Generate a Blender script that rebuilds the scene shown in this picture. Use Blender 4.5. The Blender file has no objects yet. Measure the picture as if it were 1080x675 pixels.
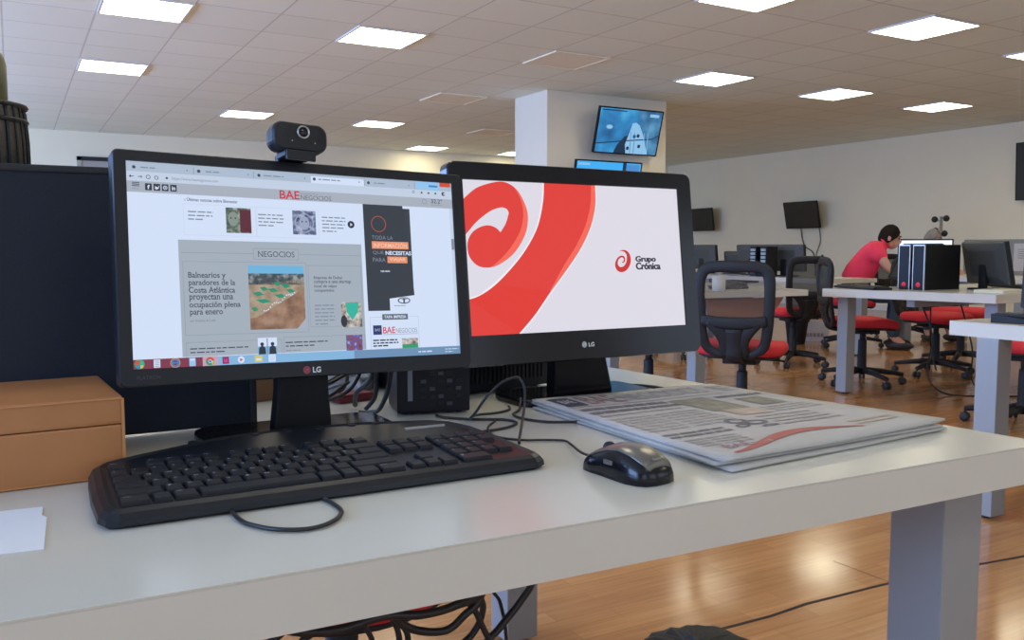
import bpy, bmesh, math, random
from mathutils import Vector, Matrix, Euler
R = math.radians; PI = math.pi
random.seed(4)
SC = bpy.context.scene
COL = SC.collection
# ------------------------------------------------------------------ camera, world, lights, exposure
PITCH = math.atan(75.5/930.0)
cd = bpy.data.cameras.new('camera'); cam = bpy.data.objects.new('camera', cd); COL.objects.link(cam)
cam.location = (0, 0, 1.02); cam.rotation_euler = (PI/2-PITCH, 0, R(60.5-90))
cd.sensor_fit = 'HORIZONTAL'; cd.sensor_width = 36; cd.lens = 930/1080*36
cd.clip_start = 0.05; cd.clip_end = 100
SC.camera = cam
vs = SC.view_settings
vs.view_transform = 'Standard'; vs.look = 'None'; vs.gamma = 1; vs.use_curve_mapping = False
vs.exposure = 0.08
W = bpy.data.worlds.new('world'); SC.world = W; W.use_nodes = True
W.node_tree.nodes['Background'].inputs[0].default_value = (0.55, 0.7, 1.0, 1)
W.node_tree.nodes['Background'].inputs[1].default_value = 1.0
LAMP_E = 9.8          # ceiling panels
WIN_P = 150.0         # daylight of each window (W)
WINX = -3.9
def win_light(loc, rot, sx, sy, p, col=(0.30, 0.50, 1.0)):
    l = bpy.data.lights.new('window_daylight', 'AREA'); l.shape = 'RECTANGLE'; l.size = sx; l.size_y = sy
    l.energy = p; l.color = col
    o = bpy.data.objects.new('window_daylight', l); COL.objects.link(o); o.location = loc; o.rotation_euler = rot
WIN_Y = [0.6, 3.6, 6.6, 9.6, 12.6]
for y in WIN_Y:
    win_light((WINX+0.02, y, 1.65), (0, -R(90), 0), 1.5, 2.2, WIN_P)
WIN_X = [-1.5, 2.0, 5.5, 9.0]
for x in WIN_X:
    win_light((x, -2.93, 1.65), (R(90), 0, 0), 2.2, 1.5, WIN_P*0.07, (0.8, 0.88, 1.0))

# ------------------------------------------------------------------ materials
MATS = {}
def mat(name, col, rough=0.6, metal=0.0, emit=None, es=1.0, noise=0.0, nscale=20, bump=0.0, spec=0.5, coat=0.0, aniso=None):
    if name in MATS: return MATS[name]
    m = bpy.data.materials.new(name); m.use_nodes = True; nt = m.node_tree; b = nt.nodes['Principled BSDF']
    b.inputs['Base Color'].default_value = (*col, 1); b.inputs['Roughness'].default_value = rough
    b.inputs['Metallic'].default_value = metal; b.inputs['Specular IOR Level'].default_value = spec
    b.inputs['Coat Weight'].default_value = coat
    if emit:
        b.inputs['Emission Color'].default_value = (*emit, 1); b.inputs['Emission Strength'].default_value = es
    if noise or bump:
        tc = nt.nodes.new('ShaderNodeTexCoord'); n = nt.nodes.new('ShaderNodeTexNoise'); n.inputs['Scale'].default_value = nscale
        n.inputs['Detail'].default_value = 5
        nt.links.new(tc.outputs['Object'], n.inputs['Vector'])
        if noise:
            cr = nt.nodes.new('ShaderNodeMix'); cr.data_type = 'RGBA'
            cr.inputs['A'].default_value = (*[c*(1-noise) for c in col], 1); cr.inputs['B'].default_value = (*[min(1, c*(1+noise)) for c in col], 1)
            nt.links.new(n.outputs['Fac'], cr.inputs['Factor']); nt.links.new(cr.outputs['Result'], b.inputs['Base Color'])
        if bump:
            bp = nt.nodes.new('ShaderNodeBump'); bp.inputs['Strength'].default_value = bump; bp.inputs['Distance'].default_value = 0.002
            nt.links.new(n.outputs['Fac'], bp.inputs['Height']); nt.links.new(bp.outputs['Normal'], b.inputs['Normal'])
    MATS[name] = m; return m
def glow(name, col, s=1.0):
    if name in MATS: return MATS[name]
    m = bpy.data.materials.new(name); m.use_nodes = True; b = m.node_tree.nodes['Principled BSDF']
    b.inputs['Base Color'].default_value = (0.01, 0.01, 0.01, 1); b.inputs['Roughness'].default_value = 0.4
    b.inputs['Specular IOR Level'].default_value = 0.2
    b.inputs['Emission Color'].default_value = (*col, 1); b.inputs['Emission Strength'].default_value = s
    MATS[name] = m; return m
def glow_noise(name, cols, scale=40, s=1.0, loc=(0, 0, 0)):
    m = bpy.data.materials.new(name); m.use_nodes = True; nt = m.node_tree; b = nt.nodes['Principled BSDF']
    b.inputs['Base Color'].default_value = (0.01, 0.01, 0.01, 1); b.inputs['Emission Strength'].default_value = s
    tc = nt.nodes.new('ShaderNodeTexCoord'); mp = nt.nodes.new('ShaderNodeMapping'); mp.inputs['Location'].default_value = loc
    n = nt.nodes.new('ShaderNodeTexNoise'); n.inputs['Scale'].default_value = scale; n.inputs['Detail'].default_value = 3
    r = nt.nodes.new('ShaderNodeValToRGB'); el = r.color_ramp.elements
    k = len(cols)
    el[0].position = 0.3; el[0].color = (*cols[0], 1); el[1].position = 0.7; el[1].color = (*cols[-1], 1)
    for i in range(1, k-1):
        e = el.new(0.3+0.4*i/(k-1)); e.color = (*cols[i], 1)
    nt.links.new(tc.outputs['Object'], mp.inputs['Vector']); nt.links.new(mp.outputs['Vector'], n.inputs['Vector'])
    nt.links.new(n.outputs['Fac'], r.inputs['Fac']); nt.links.new(r.outputs['Color'], b.inputs['Emission Color'])
    return m
def node_math(nt, op, a, b=None, c=None):
    n = nt.nodes.new('ShaderNodeMath'); n.operation = op
    for i, v in enumerate((a, b, c)):
        if v is None: continue
        if isinstance(v, (int, float)): n.inputs[i].default_value = v
        else: nt.links.new(v, n.inputs[i])
    return n.outputs[0]
def ceiling_mat():
    m = bpy.data.materials.new('ceiling_tiles'); m.use_nodes = True; nt = m.node_tree; b = nt.nodes['Principled BSDF']
    b.inputs['Roughness'].default_value = 0.9
    tc = nt.nodes.new('ShaderNodeTexCoord'); sp = nt.nodes.new('ShaderNodeSeparateXYZ'); nt.links.new(tc.outputs['Object'], sp.inputs[0])
    u = node_math(nt, 'DIVIDE', node_math(nt, 'SUBTRACT', sp.outputs['X'], 0.625-6.186), 0.6186)
    v = node_math(nt, 'DIVIDE', node_math(nt, 'SUBTRACT', sp.outputs['Y'], 0.10-6.15), 0.615)
    fu = node_math(nt, 'FRACT', u); fv = node_math(nt, 'FRACT', v)
    eu = node_math(nt, 'ABSOLUTE', node_math(nt, 'SUBTRACT', fu, 0.5)); ev = node_math(nt, 'ABSOLUTE', node_math(nt, 'SUBTRACT', fv, 0.5))
    g = node_math(nt, 'GREATER_THAN', node_math(nt, 'MAXIMUM', eu, ev), 0.489)
    cb = nt.nodes.new('ShaderNodeCombineXYZ'); nt.links.new(node_math(nt, 'FLOOR', u), cb.inputs[0]); nt.links.new(node_math(nt, 'FLOOR', v), cb.inputs[1])
    wn = nt.nodes.new('ShaderNodeTexWhiteNoise'); nt.links.new(cb.outputs[0], wn.inputs['Vector'])
    mx = nt.nodes.new('ShaderNodeMix'); mx.data_type = 'RGBA'
    mx.inputs['A'].default_value = (0.83, 0.885, 0.79, 1); mx.inputs['B'].default_value = (0.87, 0.925, 0.83, 1)
    nt.links.new(wn.outputs['Value'], mx.inputs['Factor'])
    m2 = nt.nodes.new('ShaderNodeMix'); m2.data_type = 'RGBA'; m2.inputs['B'].default_value = (0.64, 0.64, 0.58, 1)
    nt.links.new(mx.outputs['Result'], m2.inputs['A']); nt.links.new(g, m2.inputs['Factor'])
    nt.links.new(m2.outputs['Result'], b.inputs['Base Color'])
    # tiles sit very slightly out of level
    bp = nt.nodes.new('ShaderNodeBump'); bp.inputs['Strength'].default_value = 0.3; bp.inputs['Distance'].default_value = 0.01; bp.invert = True
    nt.links.new(g, bp.inputs['Height']); nt.links.new(bp.outputs['Normal'], b.inputs['Normal'])
    return m
def floor_mat():
    m = bpy.data.materials.new('laminate_floor'); m.use_nodes = True; nt = m.node_tree; b = nt.nodes['Principled BSDF']
    b.inputs['Roughness'].default_value = 0.15; b.inputs['Specular IOR Level'].default_value = 0.5
    tc = nt.nodes.new('ShaderNodeTexCoord')
    br = nt.nodes.new('ShaderNodeTexBrick'); br.inputs['Scale'].default_value = 1.0
    br.offset = 0.37; br.inputs['Brick Width'].default_value = 0.48; br.inputs['Row Height'].default_value = 0.066
    br.inputs['Mortar Size'].default_value = 0.0008; br.inputs['Bias'].default_value = 0.0
    br.inputs['Color1'].default_value = (0.52, 0.265, 0.105, 1); br.inputs['Color2'].default_value = (0.44, 0.21, 0.082, 1)
    br.inputs['Mortar'].default_value = (0.36, 0.16, 0.06, 1)
    nt.links.new(tc.outputs['Object'], br.inputs['Vector'])
    mp = nt.nodes.new('ShaderNodeMapping'); mp.inputs['Scale'].default_value = (1.6, 26, 1)
    n = nt.nodes.new('ShaderNodeTexNoise'); n.inputs['Scale'].default_value = 2.2; n.inputs['Detail'].default_value = 6
    nt.links.new(tc.outputs['Object'], mp.inputs[0]); nt.links.new(mp.outputs[0], n.inputs['Vector'])
    mx = nt.nodes.new('ShaderNodeMix'); mx.data_type = 'RGBA'; mx.blend_type = 'MULTIPLY'
    cr = nt.nodes.new('ShaderNodeValToRGB'); cr.color_ramp.elements[0].position = 0.3; cr.color_ramp.elements[0].color = (0.74, 0.70, 0.66, 1)
    cr.color_ramp.elements[1].position = 0.7; cr.color_ramp.elements[1].color = (1.12, 1.12, 1.12, 1)
    nt.links.new(n.outputs['Fac'], cr.inputs[0]); mx.inputs['Factor'].default_value = 0.6
    nt.links.new(br.outputs['Color'], mx.inputs['A']); nt.links.new(cr.outputs[0], mx.inputs['B'])
    nt.links.new(mx.outputs['Result'], b.inputs['Base Color'])
    n2 = nt.nodes.new('ShaderNodeTexNoise'); n2.inputs['Scale'].default_value = 3; nt.links.new(tc.outputs['Object'], n2.inputs['Vector'])
    nt.links.new(node_math(nt, 'ADD', node_math(nt, 'MULTIPLY', n2.outputs['Fac'], 0.10), 0.09), b.inputs['Roughness'])
    return m
def mesh_fabric(name, col, alpha):
    m = bpy.data.materials.new(name); m.use_nodes = True; nt = m.node_tree; b = nt.nodes['Principled BSDF']
    b.inputs['Base Color'].default_value = (*col, 1); b.inputs['Roughness'].default_value = 0.8; b.inputs['Alpha'].default_value = alpha
    return m
M = {}
def defmats():
    M['ceil'] = ceiling_mat(); M['floor'] = floor_mat()
    M['wall'] = mat('wall_paint', (0.92, 0.85, 0.645), 0.85, noise=0.03, nscale=3)
    M['column'] = mat('column_paint', (0.86, 0.80, 0.66), 0.8, noise=0.02, nscale=3)
    M['white_frame'] = mat('white_frame', (0.75, 0.74, 0.72), 0.4)
    M['desk'] = mat('desk_laminate', (0.60, 0.575, 0.495), 0.2, noise=0.03, nscale=6, spec=0.4)
    M['deskedge'] = mat('desk_edge_band', (0.64, 0.605, 0.53), 0.4, noise=0.03, nscale=9)
    M['leg'] = mat('desk_leg_grey', (0.30, 0.31, 0.32), 0.4, metal=0.1)
    M['legfoot'] = mat('black_foot', (0.02, 0.02, 0.02), 0.5)
    M['black'] = mat('black_plastic', (0.009, 0.010, 0.012), 0.45, spec=0.3)
    M['blackgloss'] = mat('black_gloss', (0.006, 0.006, 0.008), 0.18, spec=0.35)
    M['bezel'] = mat('black_bezel', (0.012, 0.013, 0.016), 0.42, spec=0.28)
    M['softblack'] = mat('soft_black', (0.018, 0.018, 0.02), 0.7)
    M['key'] = mat('key_plastic', (0.009, 0.010, 0.014), 0.5, spec=0.28)
    M['kbd'] = mat('keyboard_body', (0.008, 0.010, 0.014), 0.38, spec=0.32)
    M['legend'] = mat('key_legend', (0.55, 0.56, 0.58), 0.5)
    M['divider'] = mat('divider_fabric', (0.013, 0.017, 0.027), 0.9, noise=0.2, nscale=300, bump=0.3)
    M['cable'] = mat('cable_rubber', (0.010, 0.010, 0.012), 0.45)
    M['leather'] = mat('tan_leather', (0.42, 0.17, 0.055), 0.5, noise=0.22, nscale=9, bump=0.25)
    M['stitch'] = mat('tan_edge', (0.55, 0.24, 0.08), 0.5)
    M['paper'] = mat('white_paper', (0.72, 0.72, 0.74), 0.8)
    M['news'] = mat('newsprint', (0.47, 0.445, 0.41), 0.85, noise=0.04, nscale=12)
    M['newsedge'] = mat('newsprint_under', (0.60, 0.57, 0.58), 0.85)
    M['ink'] = mat('ink_grey', (0.36, 0.33, 0.31), 0.8)
    M['inkdark'] = mat('ink_dark', (0.17, 0.155, 0.16), 0.8)
    M['inkblue'] = mat('ink_blue_black', (0.045, 0.045, 0.075), 0.8)
    M['inkred'] = mat('ink_red', (0.42, 0.13, 0.10), 0.8)
    M['inkmaroon'] = mat('ink_maroon', (0.30, 0.16, 0.17), 0.8)
    M['photo1'] = mat('ink_photo', (0.25, 0.23, 0.17), 0.8, noise=0.6, nscale=60)
    M['photo2'] = mat('ink_photo_warm', (0.45, 0.36, 0.28), 0.8, noise=0.3, nscale=60)
    M['silver'] = mat('silver_plastic', (0.45, 0.44, 0.42), 0.3, metal=0.6)
    M['mousetop'] = mat('mouse_grey', (0.17, 0.16, 0.14), 0.28, metal=0.5)
    M['glyph'] = mat('white_print', (0.75, 0.76, 0.78), 0.5)
    M['lgred'] = mat('emblem_red', (0.45, 0.06, 0.09), 0.4)
    M['red'] = mat('red_fabric', (0.60, 0.022, 0.03), 0.85, noise=0.12, nscale=120)
    M['chairblack'] = mat('chair_plastic', (0.016, 0.016, 0.018), 0.55, spec=0.3)
    M['chairmesh'] = mesh_fabric('chair_mesh', (0.03, 0.03, 0.035), 0.42)
    M['chairmesh2'] = mesh_fabric('chair_mesh_dense', (0.035, 0.037, 0.03), 0.80)
    M['chrome'] = mat('chrome', (0.6, 0.6, 0.6), 0.2, metal=1)
    M['tvback'] = mat('tv_black', (0.02, 0.021, 0.019), 0.35)
    M['monback'] = mat('monitor_back', (0.045, 0.045, 0.04), 0.5)
    M['brownpanel'] = mat('brown_panel', (0.38, 0.20, 0.12), 0.5)
    M['mug'] = mat('mug_ceramic', (0.70, 0.68, 0.64), 0.4)
    M['tower'] = mat('computer_black', (0.005, 0.006, 0.011), 0.4, spec=0.25)
    M['towerside'] = mat('computer_side', (0.009, 0.009, 0.010), 0.5, spec=0.25)
    M['offlamp'] = mat('unlit_diffuser', (0.90, 0.86, 0.70), 0.7)
    M['seam'] = mat('floor_seam', (0.03, 0.012, 0.008), 0.8)
    M['olive'] = mat('olive_glass', (0.13, 0.13, 0.06), 0.35, noise=0.3, nscale=30)
    M['wicker'] = mat('dark_wicker', (0.016, 0.017, 0.018), 0.6, noise=0.5, nscale=60)
    M['wickerbrown'] = mat('woven_grey_brown', (0.13, 0.11, 0.09), 0.75, noise=0.4, nscale=150)
    M['clear'] = mat('crumpled_plastic', (0.5, 0.52, 0.58), 0.25, noise=0.3, nscale=40)
    M['redpack'] = mat('red_packet', (0.22, 0.03, 0.045), 0.4)
    M['card'] = mat('brown_card', (0.30, 0.16, 0.09), 0.7)
    M['yellownote'] = mat('pale_note', (0.66, 0.63, 0.50), 0.8)
    M['skin'] = mat('skin', (0.55, 0.27, 0.18), 0.55)
    M['hairdark'] = mat('dark_hair', (0.014, 0.008, 0.005), 0.85, spec=0.2)
    M['hairgrey'] = mat('grey_hair', (0.22, 0.19, 0.16), 0.8)
    M['polo'] = mat('red_polo', (0.90, 0.045, 0.10), 0.8, noise=0.1, nscale=15)
    M['jeans'] = mat('dark_jeans', (0.035, 0.055, 0.07), 0.85)
    M['shirt2'] = mat('grey_shirt', (0.10, 0.11, 0.13), 0.85)
    M['shoe'] = mat('shoe_black', (0.02, 0.02, 0.02), 0.5)
    M['orange'] = mat('orange_card', (0.75, 0.16, 0.03), 0.6)
    M['greyboard'] = mat('grey_board', (0.36, 0.36, 0.33), 0.8)
    M['lightgrille'] = mat('light_grille', (0.30, 0.36, 0.38), 0.4)
    M['doorgrey'] = mat('door_grey', (0.42, 0.40, 0.36), 0.6)
    M['lamp'] = mat('lit_diffuser', (0.9, 0.9, 0.9), 0.6, emit=(1.0, 0.93, 0.68), es=LAMP_E)
defmats()

# ------------------------------------------------------------------ mesh builder
class MB:
    def __init__(s): s.v = []; s.f = []; s.m = []; s.mats = []; s.sm = []
    def mi(s, m):
        if m not in s.mats: s.mats.append(m)
        return s.mats.index(m)
    def add(s, vs, fs, m, smooth=False, T=None):
        k = len(s.v); i = s.mi(m)
        for v in vs: s.v.append(tuple(T @ Vector(v)) if T else tuple(v))
        for f in fs: s.f.append([a+k for a in f]); s.m.append(i); s.sm.append(smooth)
        return s
    def box(s, lo, hi, m, T=None, bev=0.0):
        if bev > 0:
            d = [hi[i]-lo[i] for i in range(3)]; b = min(bev, min(d)*0.45)
            bm = bmesh.new(); bmesh.ops.create_cube(bm, size=1)
            for v in bm.verts:
                for i in range(3): v.co[i] = lo[i]+(v.co[i]+0.5)*d[i]
            bmesh.ops.bevel(bm, geom=bm.edges[:], offset=b, segments=2, profile=0.7, affect='EDGES')
            bm.verts.ensure_lookup_table()
            r = s.add([v.co.copy() for v in bm.verts], [[v.index for v in f.verts] for f in bm.faces], m, False, T); bm.free(); return r
        x0, y0, z0 = lo; x1, y1, z1 = hi
        return s.add([(x0,y0,z0),(x1,y0,z0),(x1,y1,z0),(x0,y1,z0),(x0,y0,z1),(x1,y0,z1),(x1,y1,z1),(x0,y1,z1)],
            [(0,3,2,1),(4,5,6,7),(0,1,5,4),(1,2,6,5),(2,3,7,6),(3,0,4,7)], m, False, T)
    def loft(s, loops, m, cap=True, smooth=False, closed=True, T=None):
        n = len(loops[0]); vs = [p for l in loops for p in l]; fs = []
        for i in range(len(loops)-1):
            for j in range(n if closed else n-1):
                a, b = i*n+j, i*n+(j+1) % n
                fs.append((a, b, b+n, a+n))
        if cap:
            fs.append(tuple(range(n))[::-1]); fs.append(tuple((len(loops)-1)*n+j for j in range(n)))
        return s.add(vs, fs, m, smooth, T)
    def lathe(s, prof, m, c=(0,0,0), n=24, T=None, smooth=True, cap=True):
        loops = [[(c[0]+r*math.cos(2*PI*j/n), c[1]+r*math.sin(2*PI*j/n), c[2]+z) for j in range(n)] for r, z in prof]
        return s.loft(loops, m, cap, smooth, True, T)
    def tube(s, pts, r, m, n=8, T=None, flat=1.0, sub=0):
        pts = [Vector(p) for p in pts]
        if sub: pts = smooth_path(pts, sub)
        rr = r if isinstance(r, (list, tuple)) else [r]*len(pts)
        if len(rr) != len(pts): rr = [rr[min(len(rr)-1, int(i*len(rr)/len(pts)))] for i in range(len(pts))]
        loops = []; up = Vector((0.013, 0.021, 1))
        for i, p in enumerate(pts):
            t = (pts[min(i+1, len(pts)-1)]-pts[max(i-1, 0)]).normalized()
            a = t.cross(up)
            if a.length < 0.05: a = t.cross(Vector((1, 0, 0)))
            a.normalize(); b = a.cross(t).normalized()
            if loops and a.dot(pa) < 0 : a = -a; b = -b
            pa = a
            loops.append([p+a*rr[i]*math.cos(2*PI*j/n)+b*rr[i]*flat*math.sin(2*PI*j/n) for j in range(n)])
        return s.loft(loops, m, True, True, True, T)
    def prism(s, poly, z0, z1, m, T=None, bev=0):
        lo = [(x, y, z0) for x, y in poly]; hi = [(x, y, z1) for x, y in poly]
        if bev:
            cx = sum(p[0] for p in poly)/len(poly); cy = sum(p[1] for p in poly)/len(poly)
            def ins(d, z):
                out = []; n = len(poly)
                for i in range(n):
                    a = Vector(poly[i-1]); b = Vector(poly[i]); c = Vector(poly[(i+1) % n])
                    e1 = (b-a).normalized(); e2 = (c-b).normalized()
                    nn = Vector((-(e1.y+e2.y), e1.x+e2.x))
                    nn = nn.normalized() if nn.length > 1e-6 else Vector((0, 0))
                    out.append((b.x+nn.x*d, b.y+nn.y*d, z))
                return out
            return s.loft([ins(bev, z0), ins(bev*0.3, z0+bev*0.3), ins(0, z0+bev), ins(0, z1-bev), ins(bev*0.3, z1-bev*0.3), ins(bev, z1)], m, True, False, True, T)
        return s.loft([lo, hi], m, True, False, True, T)
    def quad(s, pts, m, T=None): return s.add(pts, [tuple(range(len(pts)))], m, False, T)
    def build(s, name, parent=None, loc=None, bevel=0, subsurf=0):
        me = bpy.data.meshes.new(name); me.from_pydata(s.v, [], s.f)
        for m in s.mats: me.materials.append(m)
        for p, i, sm in zip(me.polygons, s.m, s.sm): p.material_index = i; p.use_smooth = sm
        me.update()
        bm = bmesh.new(); bm.from_mesh(me); bmesh.ops.recalc_face_normals(bm, faces=bm.faces[:]) if not getattr(s, 'keepn', False) else None
        bm.to_mesh(me); bm.free()
        o = bpy.data.objects.new(name, me); COL.objects.link(o)
        if parent: o.parent = parent
        if loc: o.location = loc
        if bevel:
            b = o.modifiers.new('bevel', 'BEVEL'); b.width = bevel; b.segments = 2; b.limit_method = 'ANGLE'
        if subsurf:
            u = o.modifiers.new('sub', 'SUBSURF'); u.levels = subsurf; u.render_levels = subsurf
        return o
def smooth_path(p, k):
    out = []
    n = len(p)
    for i in range(n-1):
        p0, p1, p2, p3 = p[max(i-1, 0)], p[i], p[i+1], p[min(i+2, n-1)]
        for j in range(k):
            t = j/k
            out.append(0.5*((2*p1)+(-p0+p2)*t+(2*p0-5*p1+4*p2-p3)*t*t+(-p0+3*p1-3*p2+p3)*t**3))
    out.append(p[-1]); return out
def tag(o, label=None, cat=None, group=None, kind=None):
    if label: o['label'] = label
    if cat: o['category'] = cat
    if group: o['group'] = group
    if kind: o['kind'] = kind
    return o
def empty(name, loc, rz=0, label=None, cat=None, group=None):
    o = bpy.data.objects.new(name, None); COL.objects.link(o); o.location = loc; o.rotation_euler = (0, 0, rz); o.empty_display_size = 0.05
    return tag(o, label, cat, group)
KIDS = {}
def copy_tree(o, parent=None):
    c = o.copy(); COL.objects.link(c)
    if parent: c.parent = parent
    for ch in [x for x in ALL() if x.parent == o]: copy_tree(ch, c)
    return c
def ALL(): return list(COL.objects)
def rrect(w, h, r, n=5, cx=0, cz=0):
    out = []
    for (sx, sz, a0) in ((1, 1, 0), (-1, 1, 90), (-1, -1, 180), (1, -1, 270)):
        for i in range(n+1):
            a = R(a0+90*i/n); out.append((cx+sx*(w/2-r)+r*math.cos(a), cz+sz*(h/2-r)+r*math.sin(a)))
    return out
# text -> mesh pieces
TC = {}
def text_mesh(body, bold=0.0):
    k = (body, bold)
    if k in TC: return TC[k]
    c = bpy.data.curves.new('t', 'FONT'); c.body = body; c.size = 1; c.offset = bold; c.resolution_u = 3
    o = bpy.data.objects.new('t', c); COL.objects.link(o)
    dg = bpy.context.evaluated_depsgraph_get(); dg.update()
    me = o.evaluated_get(dg).to_mesh()
    vs = [(v.co.x, v.co.y) for v in me.vertices]; fs = [tuple(p.vertices) for p in me.polygons]
    o.evaluated_get(dg).to_mesh_clear()
    bpy.data.objects.remove(o); bpy.data.curves.remove(c)
    TC[k] = (vs, fs); return TC[k]
class Page:
    """flat print: u to the right, v downwards (mm) on a plane whose frame T maps (x, layer, z)"""
    def __init__(s, mb, w, h, T=None, eps=0.00012): s.mb = mb; s.w = w; s.h = h; s.T = T; s.eps = eps
    def p(s, u, v, L): return (u/1000-s.w/2, -L*s.eps, s.h/2-v/1000)
    def poly(s, pts, m, L=1):
        n = len(pts)
        from mathutils.geometry import tessellate_polygon
        if n > 4:
            tr = tessellate_polygon([[Vector((a, b, 0)) for a, b in pts]])
            s.mb.add([s.p(a, b, L) for a, b in pts], [tuple(t) for t in tr], m, False, s.T)
        else: s.mb.add([s.p(a, b, L) for a, b in pts], [tuple(range(n))], m, False, s.T)
    def rect(s, l, t, r, b, m, L=1): s.poly([(l, t), (r, t), (r, b), (l, b)], m, L)
    def frame(s, l, t, r, b, m, L=1, w=0.5):
        s.rect(l, t, r, t+w, m, L); s.rect(l, b-w, r, b, m, L); s.rect(l, t, l+w, b, m, L); s.rect(r-w, t, r, b, m, L)
    def disc(s, cx, cy, r, m, L=1, n=20, ry=None):
        ry = ry or r
        s.poly([(cx+r*math.cos(2*PI*i/n), cy+ry*math.sin(2*PI*i/n)) for i in range(n)], m, L)
    def ring(s, cx, cy, r, w, m, L=1, n=24):
        for i in range(n):
            a, b = 2*PI*i/n, 2*PI*(i+1)/n
            s.poly([(cx+r*math.cos(a), cy+r*math.sin(a)), (cx+r*math.cos(b), cy+r*math.sin(b)), (cx+(r-w)*math.cos(b), cy+(r-w)*math.sin(b)), (cx+(r-w)*math.cos(a), cy+(r-w)*math.sin(a))], m, L)
    def text(s, body, l, t, r, b, m, L=2, bold=0.0, keep=False, serif=False):
        vs, fs = text_mesh(body, bold)
        if serif:                       # slabs on the flat ends of the stems
            cnt = {}
            for f in fs:
                for a, c in zip(f, f[1:]+f[:1]): cnt.setdefault(frozenset((a, c)), []).append(f)
            nv, nf = list(vs), list(fs)
            for e_, ff in cnt.items():
                if len(ff) != 1: continue
                a, c = tuple(e_)
                (xa, ya), (xb, yb) = vs[a], vs[c]
                if abs(ya-yb) < 0.004 and 0.045 < abs(xa-xb) < 0.20:
                    my = sum(vs[i][1] for i in ff[0])/len(ff[0]); up_ = 1 if my > ya else -1
                    x0_, x1_ = min(xa, xb)-0.055, max(xa, xb)+0.055; k0 = len(nv)
                    nv += [(x0_, ya), (x1_, ya), (x1_, ya+up_*0.04), (x0_, ya+up_*0.04)]; nf.append((k0, k0+1, k0+2, k0+3))
            vs, fs = nv, nf
        x0 = min(v[0] for v in vs); x1 = max(v[0] for v in vs); y0 = min(v[1] for v in vs); y1 = max(v[1] for v in vs)
        sx = (r-l)/(x1-x0); sy = (b-t)/(y1-y0)
        if keep: sx = sy
        s.mb.add([s.p(l+(x-x0)*sx, b-(y-y0)*sy, L) for x, y in vs], fs, m, False, s.T)
    def words(s, l, t, r, b, rows, m, L=2, fill=0.5, seed=0):
        rd = random.Random(seed); hh = (b-t)/rows
        for i in range(rows):
            x = l; end = r-(0 if i < rows-1 else (r-l)*0.35)-rd.random()*(r-l)*0.1
            while x < end:
                fl = fill*0.8; wd = hh*(0.8+rd.random()*1.6); s.rect(x, t+i*hh+hh*(1-fl)/2, min(x+wd, end), t+i*hh+hh*(1+fl)/2, m, L); x += wd+hh*0.35

# ------------------------------------------------------------------ room shell
X0, X1, Y0, Y1, ZC = -4.0, 12.45, -3.0, 15.12, 2.8
mb = MB(); mb.box((X0, Y0, -0.1), (X1, Y1, 0), M['floor'])
seam = [(1.30, 1.745), (1.567, 1.722), (1.8, 1.716), (1.95, 1.727), (2.262, 1.715), (2.6, 1.688), (2.886, 1.650), (3.4, 1.62)]
for a, b in zip(seam[:-1], seam[1:]):
    mb.quad([(a[0], a[1]-0.0065, 0.0006), (b[0], b[1]-0.0065, 0.0006), (b[0], b[1]+0.0065, 0.0006), (a[0], a[1]+0.0065, 0.0006)], M['seam'])
mb.quad([(2.300, 1.72, 0.0006), (2.303, 1.72, 0.0006), (2.303, 1.93, 0.0006), (2.300, 1.93, 0.0006)], M['seam'])
tag(mb.build('floor'), kind='structure')
tag(MB().box((X0, Y0, ZC), (X1, Y1, ZC+0.1), M['ceil']).build('ceiling'), kind='structure')
tag(MB().box((X1, Y0, 0), (X1+0.1, Y1, ZC), M['wall']).build('wall_right'), kind='structure')
mb = MB(); mb.box((X0, Y1, 0), (X1, Y1+0.1, ZC), M['wall'])
tag(mb.build('wall_back'), kind='structure')
mb = MB()
def wall_with_windows(mb, axis, pos0, pos1, a0, a1, centers, hw, z0, z1):
    cuts = []
    for c in centers: cuts += [(c-hw, c+hw)]
    cur = a0
    def bx(a, b, za, zb):
        if axis == 'x': mb.box((pos0, a, za), (pos1, b, zb), M['wall'])
        else: mb.box((a, pos0, za), (b, pos1, zb), M['wall'])
    for l, r in cuts:
        bx(cur, l, 0, ZC); bx(l, r, 0, z0); bx(l, r, z1, ZC); cur = r
    bx(cur, a1, 0, ZC)
wall_with_windows(mb, 'x', X0-0.1, X0, Y0, Y1, WIN_Y, 1.1, 0.9, 2.4)
tag(mb.build('wall_left'), kind='structure')
mb = MB(); wall_with_windows(mb, 'y', Y0-0.1, Y0, X0, X1, WIN_X, 1.1, 0.9, 2.4)
tag(mb.build('wall_front'), kind='structure')
k = 1
for y in WIN_Y:
    w = MB(); x = X0-0.06
    for a, b, c, d in ((y-1.1, 0.9, y-1.05, 2.4), (y+1.05, 0.9, y+1.1, 2.4), (y-1.05, 0.9, y+1.05, 0.95), (y-1.05, 2.35, y+1.05, 2.4), (y-0.02, 0.95, y+0.02, 2.35)):
        w.box((x, a, b), (x+0.05, c, d), M['white_frame'])
    tag(w.build('window_%d' % k), kind='structure'); k += 1
for y in WIN_X:
    w = MB(); x = Y0-0.06
    for a, b, c, d in ((y-1.1, 0.9, y-1.05, 2.4), (y+1.05, 0.9, y+1.1, 2.4), (y-1.05, 0.9, y+1.05, 0.95), (y-1.05, 2.35, y+1.05, 2.4), (y-0.02, 0.95, y+0.02, 2.35)):
        w.box((a, x, b), (c, x+0.05, d), M['white_frame'])
    tag(w.build('window_%d' % k), kind='structure'); k += 1
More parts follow.
